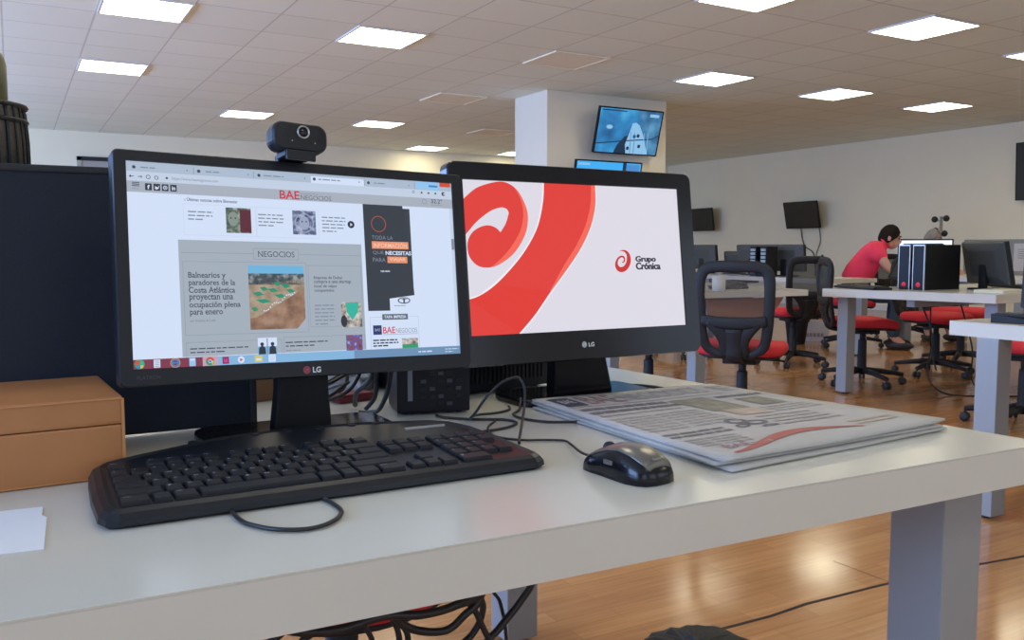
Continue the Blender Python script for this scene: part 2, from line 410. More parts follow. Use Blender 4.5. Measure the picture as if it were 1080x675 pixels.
# door in the far wall, dark recess above its grey leaf
d = MB(); d.box((0.92, Y1-0.05, 0), (0.98, Y1, 2.42), M['doorgrey']); d.box((1.92, Y1-0.05, 0), (1.98, Y1, 2.42), M['doorgrey'])
d.box((0.92, Y1-0.05, 2.36), (1.98, Y1, 2.42), M['softblack']); d.box((0.98, Y1-0.03, 0), (1.92, Y1, 2.36), M['doorgrey'])
dd = tag(d.build('door_1'), kind='structure')
MB().lathe([(0.02, 0), (0.03, 0.02), (0.03, 0.045), (0.015, 0.06)], M['chrome'], T=Matrix.Translation((1.05, Y1-0.03, 1.05)) @ Matrix.Rotation(R(90), 4, 'X')).build('door_handle', dd)
mb = MB(); mb.box((5.30, 8.57, 0), (7.01, 9.30, ZC), M['column'])
tag(mb.build('trim_1', bevel=0.008), kind='structure'); COL.objects[-1].name = 'wall_column'
tag(MB().box((X1-0.015, Y0, 0), (X1, Y1, 0.09), M['white_frame']).build('baseboard_right', bevel=0.004), kind='structure')
tag(MB().box((X0, Y1-0.015, 0), (0.92, Y1, 0.09), M['white_frame']).build('baseboard_back', bevel=0.004), kind='structure')

# ------------------------------------------------------------------ ceiling panels
def panel(x, y, lit, label, group):
    e = empty('ceiling_light', (x, y, ZC-0.014), 0, label, 'ceiling light', group)
    f = MB(); h = 0.302; g = 0.285
    for lo, hi in (((-h, -h, 0), (h, -g, 0.014)), ((-h, g, 0), (h, h, 0.014)), ((-h, -g, 0), (-g, g, 0.014)), ((g, -g, 0), (h, g, 0.014))): f.box(lo, hi, M['white_frame'] if lit else M['wall'])
    f.build('frame', e)
    MB().box((-g, -g, 0.004), (g, g, 0.013), M['lamp'] if lit else M['offlamp']).build('diffuser', e)
LX = lambda i: 0.625+0.6186*i+0.3093     # centre of tile column i
LY = lambda j: 0.10+0.615*j+0.3075
lit = [((0, 11), 'square lit ceiling panel above the left screen, cut by the top of the picture'),
       ((0, 15), 'square lit ceiling panel, the next one behind the cut-off panel at top left'),
       ((3, 11), 'large square lit ceiling panel above the black webcam, near the top'),
       ((3, 19), 'small square lit ceiling panel just left of the webcam'),
       ((6, 19), 'small square lit ceiling panel right of the webcam above the left screen'),
       ((9, 23), 'small lit ceiling panel low over the join of the two near screens'),
       ((12, 23), 'lit ceiling panel peeking out beside the left face of the column'),
       ((6, 7), 'lit ceiling panel cut by the top edge of the picture, above the wall column TV'),
       ((9, 11), 'lit ceiling panel right of the column, above and right of the blue TV'),
       ((9, 7), 'largest lit ceiling panel at the upper right'),
       ((12, 11), 'lit ceiling panel below and left of the largest one at the upper right'),
       ((15, 11), 'lit ceiling panel nearest the right wall, lowest at the right'),
       ((12, 7), 'lit ceiling panel at the extreme right edge of the picture')]
for (i, j), lb in lit: panel(LX(i), LY(j), True, lb, 'lit ceiling panels')
for (i, j), lb in (((6, 11), 'unlit ceiling panel between the top left of the column and the large lit panel'),
                   ((6, 15), 'unlit yellowish ceiling panel above the gap between the two near screens'),
                   ((9, 19), 'unlit yellowish ceiling panel left of the column, the farthest unlit one')):
    panel(LX(i), LY(j), False, lb, 'unlit ceiling panels')
for i, j in ((0, 7), (0, 3), (3, 3), (6, 3), (0, -2), (6, -2), (12, 3), (-3, 7), (-3, 15)):  # unseen panels, added overhead and behind the camera to light the room
    panel(LX(i), LY(j), True, 'unseen lit ceiling panel added overhead for its light, outside the picture', 'unseen ceiling panels added for light')

# ------------------------------------------------------------------ desks
DZ = 0.74
def bench(name, poly, legs, label, cat='desk', th=0.055, group=None, extra=None, foot=True, legw=0.085):
    cx = sum(p[0] for p in poly)/len(poly); cy = sum(p[1] for p in poly)/len(poly)
    e = empty(name, (cx, cy, 0), 0, label, cat, group)
    P = [(x-cx, y-cy) for x, y in poly]
    t = MB(); n = len(P)
    t.prism(P, DZ-th, DZ-0.003, M['deskedge']); 
    b = 0.002
    t.prism(P, DZ-0.003, DZ, M['desk'], bev=0.0005)
    t.build('desktop', e)
    for (x, y) in legs:
        l = MB(); l.box((x-cx, y-cy, 0.012), (x-cx+legw, y-cy+legw, DZ-th), M['leg'], bev=0.004)
        lo = l.build('leg', e)
        MB().lathe([(0.022, 0), (0.024, 0.006), (0.012, 0.008), (0.012, 0.0125)], M['legfoot'], (x-cx+legw/2, y-cy+legw/2, 0)).build('levelling_foot', lo)
    xs = [p[0] for p in P]; ys = [p[1] for p in P]
    lx = sorted(set(round(x-cx, 3) for x, y in legs))
    if len(legs) >= 2:
        f = MB(); y = (min(ys)+max(ys))/2
        f.box((lx[0]+legw, y-0.03, DZ-th-0.05), (max(lx[-1], max(xs)-0.2), y+0.03, DZ-th), M['leg'])
        f.build('cross_beam', e)
    if extra: extra(e, cx, cy)
    return e
bench('office_bench', [(-1.5, 0.790), (1.292, 0.712), (1.185, 2.14), (-1.5, 2.14)],
      [(1.15, 0.772), (1.065, 1.905), (-1.4, 0.85), (-1.4, 1.905)],
      'white laminate office bench in the foreground carrying both near screens and the keyboard', legw=0.089)
bench('office_bench', [(3.17, 0.75), (4.75, 0.75), (4.75, 2.14), (3.17, 2.14)], [(3.14+0.02, 1.935), (3.25, 0.85), (4.6, 1.935), (4.6, 0.85)],
      'white desk corner with a blue-grey square leg at the right edge of the picture')
def modesty(e, cx, cy):
    MB().box((5.25-cx, 3.72-cy, 0.42), (6.7-cx, 3.735-cy, DZ-0.055), M['leg']).build('modesty_panel', e)
bench('office_bench', [(5.18, 3.20), (6.95, 3.20), (6.95, 4.30), (4.93, 4.30)], [(5.05, 4.18), (5.30, 3.26), (6.6, 3.26), (6.8, 4.18)],
      'white desk at right carrying two black computer towers and a grey monitor, red chairs beneath')
def brown(e, cx, cy):
    MB().prism([(3.98-cx, 0), (4.66-cx, 0), (4.44-cx, 0)], 0, 0, M['brownpanel']) if False else None
    m = MB(); y = 4.36-cy
    m.loft([[(3.93-cx, y, DZ-0.055), (4.62-cx, y, DZ-0.055), (4.45-cx, y, 0.50), (3.96-cx, y, 0.50)], [(3.93-cx, y+0.02, DZ-0.055), (4.62-cx, y+0.02, DZ-0.055), (4.45-cx, y+0.02, 0.50), (3.96-cx, y+0.02, 0.50)]], M['brownpanel'])
    tag(m.build('modesty_panel', e), 'brown wood-coloured panel under the edge')
bench('office_desk', [(3.85, 4.32), (4.70, 4.22), (5.0, 5.5), (3.85, 5.5)], [(3.87, 4.40), (4.72, 5.35), (3.87, 5.35)],
      'white desk with a mug seen through the open back of the black chair', extra=brown, th=0.04)
bench('office_bench', [(6.45, 5.55), (7.10, 5.55), (7.10, 8.40), (6.45, 8.40)], [(6.50, 7.2), (6.98, 5.62), (6.98, 7.2), (6.98, 8.25)],
      'long white desk in the background with a row of dark monitors, below the wall televisions', th=0.04)
bench('office_bench', [(7.98, 4.6), (9.1, 4.6), (9.1, 6.05), (7.98, 6.05)], [(8.02, 5.9), (8.02, 4.7), (8.98, 5.9), (8.98, 4.7)],
      'far white desk in front of the red-shirted person, mostly hidden by computer towers', th=0.04)

# ------------------------------------------------------------------ desk divider
d = empty('desk_divider', (-0.55, 1.412, DZ), 0, 'tall dark navy fabric desk divider standing behind the left near screen', 'divider')
MB().box((-0.95, -0.0125, 0.004), (0.87, 0.0125, 0.388), M['divider'], bev=0.004).build('fabric_panel', d)
f = MB(); f.box((-0.95, -0.015, 0.386), (0.872, 0.015, 0.396), M['softblack'], bev=0.003); f.box((0.868, -0.015, 0), (0.878, 0.015, 0.396), M['softblack'], bev=0.003); f.build('edge_trim', d)
f = MB(); f.box((0.5, -0.022, 0), (0.58, 0.022, 0.01), M['softblack']); f.box((-0.6, -0.022, 0), (-0.52, 0.022, 0.01), M['softblack']); f.build('clamp', d)

# ------------------------------------------------------------------ near monitors
def head_frame(c, yaw, tilt, roll, base):
    """matrix of the screen: origin screen centre, x right, z up, -y towards the viewer"""
    return Matrix.Translation(Vector(c)-Vector(base)) @ Matrix.Rotation(yaw, 4, 'Z') @ Matrix.Rotation(-tilt, 4, 'X') @ Matrix.Rotation(-roll, 4, 'Y')
def monitor(base, c, yaw, tilt, roll, w, h, bl, br, bt, bb, mats, label, thick=0.045, rc=0.008, neckw=0.07, neckx=0, base_w=0.28, base_d=0.2, base_off=(0, 0), name='computer_monitor', cat='monitor', group=None, lean=0.0):
    e = empty(name, base, 0, label, cat, group)
    T = head_frame(c, yaw, tilt, roll, base)
    ow, oh = w+bl+br, h+bt+bb; ox, oz = (br-bl)/2, (bt-bb)/2
    def loop(W_, H_, r, y, dx=0, dz=0): return [(x, y, z) for x, z in rrect(W_, H_, r, 5, ox+dx, oz+dz)]
    inner = [(max(-w/2, min(w/2, (x-ox)/(ow)*ow*1.2)), z) for x, z in rrect(w, h, 0.0005, 5)]
    inner = rrect(w, h, 0.0004, 5)
    f = MB()
    f.loft([loop(ow-0.004, oh-0.004, rc, 0.030), loop(ow, oh, rc, 0.026), loop(ow, oh, rc, 0.002), loop(ow-0.003, oh-0.003, rc, -0.001),
            [(x, -0.001, z) for x, z in inner], [(x, 0.0035, z) for x, z in inner]], mats['bezel'], cap=False, T=T)
    f.build('bezel', e)
    b = MB()
    b.loft([loop(ow-0.006, oh-0.006, rc, 0.024), loop(ow-0.006, oh-0.006, rc, 0.031), loop(ow-0.05, oh-0.05, 0.02, thick*0.8), loop(ow*0.55, oh*0.6, 0.03, thick), ], mats['back'], T=T)
    b.build('back_shell', e)
    s = MB(); pg = Page(s, w, h, T @ Matrix.Translation((0, 0.0030, 0)))
    # neck
    hc = T @ Vector((neckx, thick-0.006, oz-0.03)); nb = Vector((hc.x+lean, hc.y+0.012, 0.012))
    nn = MB(); hw = neckw/2
    p0 = nb; p1 = hc
    nn.loft([[(p.x-hw*k_, p.y-0.016, p.z), (p.x+hw*k_, p.y-0.016, p.z), (p.x+hw*k_, p.y+0.014, p.z), (p.x-hw*k_, p.y+0.014, p.z)] for p, k_ in ((p0, 1.1), (p0.lerp(p1, 0.3), 0.95), (p1, 0.9))], mats['neck'])
    nn.build('neck', e, bevel=0.004)
    bs = MB(); bx, by = nb.x+base_off[0], nb.y+base_off[1]
    bs.prism([(bx+x, by+y) for x, y in rrect(base_w, base_d, 0.035, 6)], 0, 0.013, mats['base'], bev=0.004)
    bs.build('stand_base', e)
    return e, T, s, pg
q1 = dict(c=(0.3676, 1.2317, 0.9948), yaw=0.0667, tilt=0.1399, roll=-0.0223)
mt1 = dict(bezel=M['bezel'], back=M['black'], neck=M['black'], base=M['blackgloss'])
m1, T1, s1, pg = monitor((0.38, 1.29, DZ), q1['c'], q1['yaw'], q1['tilt'], q1['roll'], 0.477, 0.268, 0.0165, 0.0175, 0.0145, 0.0225, mt1,
    'black monitor at left showing a news website, webcam clipped on its top', base_off=(0.0, 0.008), base_w=0.285, base_d=0.16, thick=0.05, neckw=0.08)
# ---- web page
G = lambda n, c, s=1.0: glow(n, c, s)
SW = G('screen_white', (0.60, 0.69, 0.87)); SG = G('screen_grey', (0.34, 0.39, 0.46)); SG2 = G('screen_header_grey', (0.36, 0.40, 0.47))
SD = G('screen_dark', (0.025, 0.03, 0.045)); ST = G('screen_text', (0.05, 0.06, 0.09)); STL = G('screen_text_light', (0.20, 0.235, 0.30)); SLN = G('screen_line', (0.22, 0.26, 0.32))
SB = G('screen_browser', (0.38, 0.46, 0.58)); SBL = G('screen_light_blue', (0.27, 0.52, 0.80)); SBAR = G('screen_taskbar_blue', (0.21, 0.42, 0.66)); SMAR = G('screen_taskbar_maroon', (0.20, 0.035, 0.07))
SR = G('screen_red', (0.55, 0.03, 0.07)); SRM = G('screen_close_red', (0.6, 0.07, 0.04)); SOR = G('screen_orange', (0.75, 0.27, 0.14)); SNV = G('screen_navy', (0.02, 0.035, 0.15))
SGR = G('screen_green', (0.03, 0.30, 0.13)); SSAND = glow_noise('screen_sand', [(0.16, 0.08, 0.05), (0.27, 0.15, 0.09), (0.36, 0.24, 0.17)], 60)
SSAND2 = glow_noise('screen_beach', [(0.25, 0.18, 0.12), (0.42, 0.33, 0.24)], 90); SFOR = glow_noise('screen_forest', [(0.02, 0.04, 0.045), (0.05, 0.07, 0.08), (0.3, 0.32, 0.33)], 130)
SSKY = G('screen_sky', (0.14, 0.42, 0.68)); STEN = G('screen_tent_green', (0.02, 0.26, 0.15)); SFACE = glow_noise('screen_note_green', [(0.02, 0.04, 0.04), (0.10, 0.14, 0.11), (0.33, 0.38, 0.33)], 160)
SFACE2 = glow_noise('screen_note_blue', [(0.03, 0.04, 0.10), (0.12, 0.15, 0.28), (0.42, 0.47, 0.6)], 170, loc=(3, 1, 2)); SWINE = G('screen_wine', (0.10, 0.02, 0.035)); SMAG = G('screen_magenta', (0.30, 0.01, 0.10))
STEAL = G('screen_teal', (0.03, 0.42, 0.32)); SYEL = G('screen_yellow', (0.6, 0.5, 0.12)); SBLU = G('screen_blue', (0.04, 0.22, 0.55)); SPHOTO = glow_noise('screen_crowd', [(0.02, 0.02, 0.05), (0.25, 0.05, 0.07), (0.05, 0.08, 0.35), (0.4, 0.4, 0.5)], 150, loc=(1, 5, 2))
SPHOTO2 = glow_noise('screen_crowd_light', [(0.05, 0.05, 0.06), (0.4, 0.35, 0.3), (0.6, 0.6, 0.62)], 150, loc=(8, 5, 2)); SGREYTAG = G('screen_tag_grey', (0.10, 0.12, 0.15))
pg.rect(0, 0, 477, 268, SW, 0)
pg.rect(0, 0, 477, 13, SB, 1); pg.rect(247, 3.5, 329, 13.5, SW, 2)
for a in (84, 164, 329, 412): pg.rect(a, 2.5, a+0.8, 12, SLN, 2)
pg.rect(415, 0, 455, 12.5, SBL, 2); pg.rect(437, 5, 452, 8, SBLU, 3); pg.rect(456, 0, 475, 6.5, SRM, 3)
for a, b in ((18, 47), (100, 128), (178, 230), (258, 315), (345, 375)): pg.words(a, 5, b, 10, 1, STL, 3, 0.4, seed=a)
for a in (10, 91, 172, 252, 336): pg.disc(a, 7.6, 2.3, ST, 3, 10)
for a in (76, 157, 238, 321, 403): pg.disc(a, 7.6, 1.1, STL, 3, 8)
pg.rect(0, 13, 477, 25.5, G('screen_addr', (0.50, 0.58, 0.72)), 1)
for a in (7, 17): 
    pg.rect(a-2.5, 19.2, a+2.5, 20.1, ST, 3); 
pg.poly([(3.6, 19.6), (6, 17.6), (6, 21.8)], ST, 3); pg.poly([(20.4, 19.6), (18, 17.6), (18, 21.8)], STL, 3)
pg.ring(27, 19.6, 2.8, 0.8, ST, 3); pg.ring(37, 20, 2.6, 0.8, ST, 3); pg.disc(50, 19.6, 1.6, ST, 3, 8)
pg.text('https://www.baenegocios.com', 56, 17.4, 116, 22.6, STL, 3)
for a in (424, 436, 448): pg.disc(a, 17.5, 1.7, ST, 3, 8)
pg.ring(410, 17, 2, 0.7, ST, 3); pg.disc(462, 17.5, 3.1, SD, 3); pg.disc(463.2, 17.5, 1.4, SW, 4)
pg.rect(0, 25.5, 477, 40, SG2, 1)
for i in range(3): pg.rect(7, 27.2+i*2.1, 16, 28.3+i*2.1, ST, 3)
pg.text('MENÚ', 7, 34, 16, 36.6, STL, 3)
for i, (a, ch) in enumerate(((22.8, 'f'), (33.2, 't'), (43.4, 'o'), (53.8, 'in'))):
    pg.rect(a, 28, a+8.2, 37, SD, 2)
pg.text('f', 25.5, 29.8, 28.6, 35.5, SW, 3, 0.03); pg.poly([(35, 31), (38.5, 33), (39.5, 30.5), (40.3, 31), (39, 34.5), (36.5, 35.6), (35, 34.6)], SW, 3)
pg.ring(47.5, 32.5, 2.7, 0.9, SW, 3); pg.disc(47.5, 32.5, 0.9, SW, 3, 8); pg.text('in', 55.8, 30, 60.2, 35.2, SW, 3, 0.03)
def serif_word(word, l, t, r, b, m, L, bold=0.0, serif=True):
    """capitals with slab serifs"""
    pg.text(word, l, t, r, b, m, L, bold)
pg.text('BAE', 200, 26.6, 229, 38.6, SR, 3, 0.016, serif=True)
pg.text('NEGOCIOS', 230.2, 31.8, 276.3, 38.4, G('screen_logo_grey', (0.12, 0.13, 0.16)), 3, 0.0, serif=True)
pg.words(230, 28.6, 276, 30.9, 1, STL, 3, 0.5, 5)
pg.ring(428, 31, 4, 0.7, STL, 3); pg.text('32.2°', 439.7, 26.3, 459, 33, ST, 3, 0.01); pg.words(439, 34.6, 470, 36.8, 1, STL, 3, 0.5, 8)
pg.rect(471.5, 40, 477, 257, G('screen_scrolltrack', (0.52, 0.60, 0.76)), 1); pg.rect(471.9, 88, 476.5, 105, STL, 2)
pg.text('› Últimas noticias sobre Bienestar', 71, 43, 141, 48.5, ST, 3, 0.01)
for a, b, n, s_ in ((75, 108.3, 3, 1), (168.3, 207, 4, 2), (260.6, 297, 5, 3)): pg.words(a, 60, b, 60+n*5, n, STL, 3, 0.42, s_)
pg.frame(69, 52, 165, 94, G('screen_faint', (0.50, 0.58, 0.74)), 2, 0.5); pg.frame(166, 52, 256, 94, MATS['screen_faint'], 2, 0.5)
pg.rect(124.4, 54.7, 158.4, 89.3, SFACE, 2); pg.rect(143, 57, 158.4, 88, SWINE, 3); pg.disc(134, 70, 7, G('screen_face_grey', (0.22, 0.27, 0.24)), 3, 14, 10); pg.disc(131, 69, 1.3, ST, 4, 8); pg.disc(137, 69, 1.3, ST, 4, 8)
pg.rect(217, 54.4, 251.2, 88.6, SFACE2, 2); pg.ring(234, 72, 14, 1.5, G('screen_face_blue', (0.3, 0.35, 0.5)), 3); pg.disc(234, 72, 7.5, MATS['screen_face_blue'], 3, 14, 10); pg.disc(231, 70, 1.2, ST, 4, 8); pg.disc(237, 70, 1.2, ST, 4, 8)
pg.disc(305, 71.5, 5.4, SD, 3); pg.poly([(303.8, 69), (307.3, 71.6), (303.8, 74.2)], SW, 4)
# grey business panel
pg.rect(61, 100.4, 319.4, 255, SG, 1)
pg.rect(64, 117, 159, 117.6, SLN, 2); pg.rect(224, 117, 318, 117.6, SLN, 2); pg.frame(159.4, 109.6, 223.4, 125.1, SLN, 2, 0.6)
pg.text('NEGOCIOS', 165.5, 113.4, 217.5, 121.4, ST, 3, 0.0, serif=True)
pg.frame(65.5, 129, 234, 227, SLN, 2, 0.5)
for i, (t_, r_) in enumerate((('Balnearios y', 121), ('paradores de la', 133), ('Costa Atlántica', 132.5), ('proyectan una', 129.5), ('ocupación plena', 139), ('para enero', 115))):
    asc = 0.0; y = 143.2+i*9.85
    desc = any(c in t_ for c in 'pyjgq'); capt = any(c in t_ for c in 'BClLdAtf')
    pg.text(t_, 72, y-(0 if capt else -1.8), r_, y+8.0+(1.9 if desc else 0), ST, 3, 0.012, serif=True)
pg.text('por Agustina de Lucía', 72.5, 206, 105, 210.2, STL, 3, 0.02)
# aerial beach photo
L_, T_, R_, B_ = 151.2, 133.5, 229.6, 221.8
pg.rect(L_, T_, R_, B_, SSAND, 2); pg.rect(L_, T_, R_, 144.5, SSKY, 3); pg.rect(L_, 144.5, R_, 160, SFOR, 3)
pg.poly([(L_, 160), (R_, 152), (R_, 165), (L_+10, 205), (L_, 206)], SSAND2, 3)
for (x, y, w_) in ((156, 171, 16), (177, 166, 15), (196, 160, 14), (160, 181, 22), (186, 174, 17), (203, 167, 13), (166, 164, 12), (186, 157, 10), (153, 192, 10)):
    pg.poly([(x, y), (x+w_*0.6, y-1.4), (x+w_, y+3), (x+w_*0.4, y+4.8)], STEN, 4)
for i in range(16):
    t_ = i/15; pg.disc(171+t_*44, 196-t_*26+2*math.sin(i), 1.1, SW, 5, 6)
pg.poly([(R_-12, B_), (R_, B_-14), (R_, B_)], SG2, 4)
pg.frame(236.5, 132.4, 317, 220.4, SLN, 2, 0.5)
for i, (t_, r_) in enumerate((('Empresa de Dubai', 287), ('compra a una startup', 300.4), ('local de viajes', 278), ('compartidos', 274))):
    pg.text(t_, 244.3, 147.8+i*6.1, r_, 153.0+i*6.1, ST, 3, 0.010, serif=True)
pg.words(243.6, 187, 275, 219, 6, STL, 3, 0.4, 12)
pg.rect(283.5, 185.6, 315.1, 222.2, SPHOTO2, 2); pg.poly([(290, 186), (311, 186), (309, 200), (300, 212), (292, 200)], STEAL, 3); pg.disc(287, 213, 5, SD, 3, 10, 9)
pg.frame(66, 236, 193.5, 257, SLN, 2, 0.5); pg.words(70.7, 242.4, 148, 252, 2, ST, 3, 0.4, 14)
pg.rect(160.2, 233.2, 186.9, 256, SSKY, 2); pg.rect(160.2, 233.2, 186.9, 245, SW, 3)
for x in (166, 180.5): pg.disc(x, 242, 2.6, SD, 4, 10); pg.poly([(x-5, 256), (x-4.4, 247), (x-1.5, 244.5), (x+1.5, 244.5), (x+4.4, 247), (x+5, 256)], SD, 4)
pg.rect(172.5, 234, 174, 256, STL, 4)
pg.frame(196.4, 233.2, 318.1, 257, SLN, 2, 0.5); pg.words(199, 238.4, 264, 248.5, 2, ST, 3, 0.4, 17); pg.words(199, 250, 232, 254.5, 1, SLN, 3, 0.4, 18)
pg.rect(288.7, 233.3, 314, 256, SPHOTO, 2)
# dark advertisement
pg.poly([(324.9, 40), (390, 40), (390, 44), (394.5, 44), (402.7, 176), (361, 181), (361, 199), (326.5, 199)], G('screen_ad_dark', (0.040, 0.048, 0.062)), 2)
pg.poly([(324.9, 40), (390, 40), (390, 44), (401.5, 44), (402, 176), (361, 181), (361, 199), (325.5, 199)], MATS['screen_ad_dark'], 2)
pg.ring(349, 69, 12, 0.9, G('screen_ring_orange', (0.45, 0.10, 0.05)), 3, 30)
pg.text('TODA LA', 337.1, 86.6, 371.0, 92.4, STL, 3, 0.0)
pg.rect(336.4, 95.2, 396.5, 106.2, SOR, 3); pg.text('INFORMACIÓN', 339, 96.2, 394, 104.5, G('screen_peach', (0.85, 0.55, 0.42)), 4, 0.01)
pg.text('QUE', 337.4, 109.4, 355, 115.2, STL, 3, 0.0); pg.text('NECESITAS', 358, 109.2, 400.5, 115.4, SW, 3, 0.035)
pg.text('PARA', 336.8, 119.8, 357.5, 126, STL, 3, 0.0); pg.rect(360.5, 117.6, 393.5, 127.4, SOR, 3); pg.text('VIAJAR', 364, 119.4, 390.5, 125.6, MATS['screen_peach'], 4, 0.01)
pg.text('VER MÁS', 348.1, 138, 363.6, 141.2, SW, 3, 0.02)
pg.disc(384.5, 184, 10.5, ST, 3, 24, 4.9); pg.disc(384.5, 184, 8.6, SW, 4, 24, 3.5); pg.rect(383.2, 181, 385.8, 188, ST, 5); pg.poly([(379, 181.6), (390, 181.6), (384.5, 183.6)], ST, 5)
pg.words(368, 190.6, 402, 192.8, 1, STL, 3, 0.6, 20)
pg.frame(327.2, 208.2, 407.3, 258, G('screen_box_line', (0.38, 0.45, 0.58)), 2, 0.5)
pg.rect(347.4, 204.1, 389.4, 212.6, SGREYTAG, 3); pg.text('TAPA IMPRESA', 350.5, 206, 386.5, 210.6, SW, 4, 0.02)
pg.rect(331.7, 220.4, 345.5, 234.4, SNV, 3); pg.text('BAE', 334.5, 225.2, 343, 229.2, SG, 4, 0.01)
pg.text('BAE', 347.5, 223.2, 367.5, 232.8, SR, 3, 0.014, serif=True); pg.text('NEGOCIOS', 369, 225.6, 404, 232.6, STL, 3, 0.0); pg.rect(347, 234.2, 405, 234.8, STL, 3)
pg.words(330.7, 240.6, 374, 253, 3, SD, 3, 0.62, 23)
pg.rect(377.8, 241.1, 404.2, 256, SPHOTO2, 3); pg.rect(377.8, 250, 404.2, 256, SGR, 4)
# taskbar
pg.rect(0, 255.8, 477, 268, SBAR, 5); pg.rect(0, 255.8, 86, 268, SMAR, 6); pg.rect(86, 255.4, 106, 268, G('screen_pink', (0.50, 0.33, 0.42)), 6)
pg.rect(300, 256, 477, 268, G('screen_bar_dim', (0.14, 0.26, 0.43)), 6)
o_ = 7
pg.disc(8, 261.8, 6.2, SGR, o_); pg.poly([(3, 258), (8, 256.5), (8, 262), (3, 262)], SRM, o_+1); pg.poly([(9, 257), (13.5, 259), (12.5, 262.5), (9, 262)], STEAL, o_+1); pg.poly([(3.5, 263), (8, 263), (8, 267.6), (4.5, 266)], SBLU, o_+1); pg.poly([(9, 263), (13, 263), (11.5, 266.5), (9, 267)], SYEL, o_+1)
pg.rect(25, 256.8, 33, 267, SW, o_)
for i in range(4): pg.rect(26.4, 258.4+i*2.2, 31.8, 259.2+i*2.2, STL, o_+1)
pg.ring(51.5, 261.9, 5, 1.8, SBLU, o_); pg.rect(47, 261.2, 56, 262.6, SBLU, o_); pg.ring(51.5, 261.9, 6.2, 0.6, SYEL, o_)
pg.rect(69, 256.5, 77, 267.2, SBL, o_); pg.rect(70.2, 257.6, 75.8, 260, SW, o_+1)
pg.disc(95.5, 261.9, 5.6, SGR, o_); pg.poly([(91, 258.4), (95.5, 256.2), (100.5, 258.8), (101, 261), (91.4, 261)], SRM, o_+1); pg.poly([(97.5, 261.5), (101, 261.5), (98, 267)], SYEL, o_+1); pg.disc(95.5, 262, 2.4, SW, o_+2); pg.disc(95.5, 262, 1.8, SBLU, o_+3)
pg.rect(111.6, 257, 120.3, 266.4, SMAG, o_); pg.text('Id', 113.6, 259, 118, 264.4, G('screen_pink2', (0.6, 0.1, 0.3)), o_+1, 0.02)
pg.disc(136.6, 261.8, 4.6, SW, o_); pg.poly([(135, 259.5), (139, 261.8), (135, 264.2)], SRM, o_+1)
pg.rect(154.7, 257.5, 165.7, 266, SYEL, o_); pg.rect(156.5, 256.6, 161, 258, SYEL, o_); pg.rect(157, 261, 164, 264, SW, o_+1)
pg.rect(174, 256.6, 184, 266.6, SW, o_)
for i in range(3): pg.rect(175.4, 258.6+i*2.4, 182.4, 259.3+i*2.4, SBL, o_+1)
pg.words(404, 260, 440, 264.6, 1, SW, o_, 0.5, 31); pg.words(450, 258, 474, 266, 2, SW, o_, 0.35, 32)
s1.build('screen', m1)
lg = MB(); pl = Page(lg, 0.477, 0.268, T1 @ Matrix.Translation((0, -0.0013, 0)))
def lg_mark(pl, cx, cy, r, mring, mtext, tl, tt, tr, tb):
    pl.disc(cx, cy, r, mring, 0, 24)
    pl.ring(cx, cy, r*0.78, r*0.14, mtext if mring != M['lgred'] else M['bezel'], 1)
    k_ = mtext if mring != M['lgred'] else M['bezel']
    pl.rect(cx-r*0.12, cy-r*0.42, cx+r*0.02, cy+r*0.4, k_, 2); pl.rect(cx-r*0.12, cy+r*0.28, cx+r*0.3, cy+r*0.4, k_, 2); pl.disc(cx-r*0.4, cy-r*0.28, r*0.13, k_, 2, 8)
    pl.text('LG', tl, tt, tr, tb, M['glyph'], 1, 0.03)
lg_mark(pl, 226.5, 280.6, 5.2, M['lgred'], M['glyph'], 235, 276.6, 247, 284.8)
tag(lg.build('maker_logo', m1), 'red round emblem beside light letters LG')
tl_ = MB(); pt = Page(tl_, 0.477, 0.268, T1 @ Matrix.Translation((0, -0.0013, 0)))
pt.text('FLATRON', 4, 276.8, 32, 281.6, mat('faint_print', (0.05, 0.052, 0.056), 0.5), 0); tl_.build('model_print', m1)
# ---- second monitor
mt2 = dict(bezel=M['blackgloss'], back=M['black'], neck=M['blackgloss'], base=M['blackgloss'])
m2, T2, s2, pg2 = monitor((0.90, 1.35, DZ), (0.8861, 1.3113, 1.0046), 0.0147, 0.1263, -0.0026, 0.464, 0.261, 0.027, 0.033, 0.0305, 0.052, mt2,
    'glossy black monitor at right showing a big red spiral on white', base_off=(0.0, 0.02), base_w=0.29, base_d=0.14, thick=0.05, neckw=0.12, rc=0.014, lean=0.03)
pg = pg2
W2 = G('screen2_white', (0.68, 0.66, 0.74)); R2 = G('screen2_red', (0.70, 0.045, 0.035)); R2L = G('screen2_red_light', (0.86, 0.13, 0.09)); R2D = G('screen2_red_dark', (0.55, 0.03, 0.03)); K2 = G('screen2_text', (0.035, 0.035, 0.05)); WW = G('screen2_bright', (0.82, 0.80, 0.86))
pg.rect(0, 0, 464, 261, W2, 0)
def catm(pts, k=6):
    P_ = smooth_path([Vector((a, b, 0)) for a, b in pts], k); return [(p.x, p.y) for p in P_]
def band(A, B, m, L, n=40):
    """strip between two open curves"""
    def res(c):
        c = catm(c, 8); d = [0]
        for a, b in zip(c[:-1], c[1:]): d.append(d[-1]+math.hypot(b[0]-a[0], b[1]-a[1]))
        out = []
        for i in range(n+1):
            t = d[-1]*i/n; j = max(k for k in range(len(d)) if d[k] <= t+1e-9); j = min(j, len(c)-2)
            f_ = (t-d[j])/max(1e-9, d[j+1]-d[j]); out.append((c[j][0]+(c[j+1][0]-c[j][0])*f_, c[j][1]+(c[j+1][1]-c[j][1])*f_))
        return out
    a, b = res(A), res(B)
    for i in range(n): pg.poly([a[i], a[i+1], b[i+1], b[i]], m, L)
outer = [(272, 0), (270, 35), (257, 74), (233, 113), (203, 148), (163, 190), (126, 231), (93, 261)]
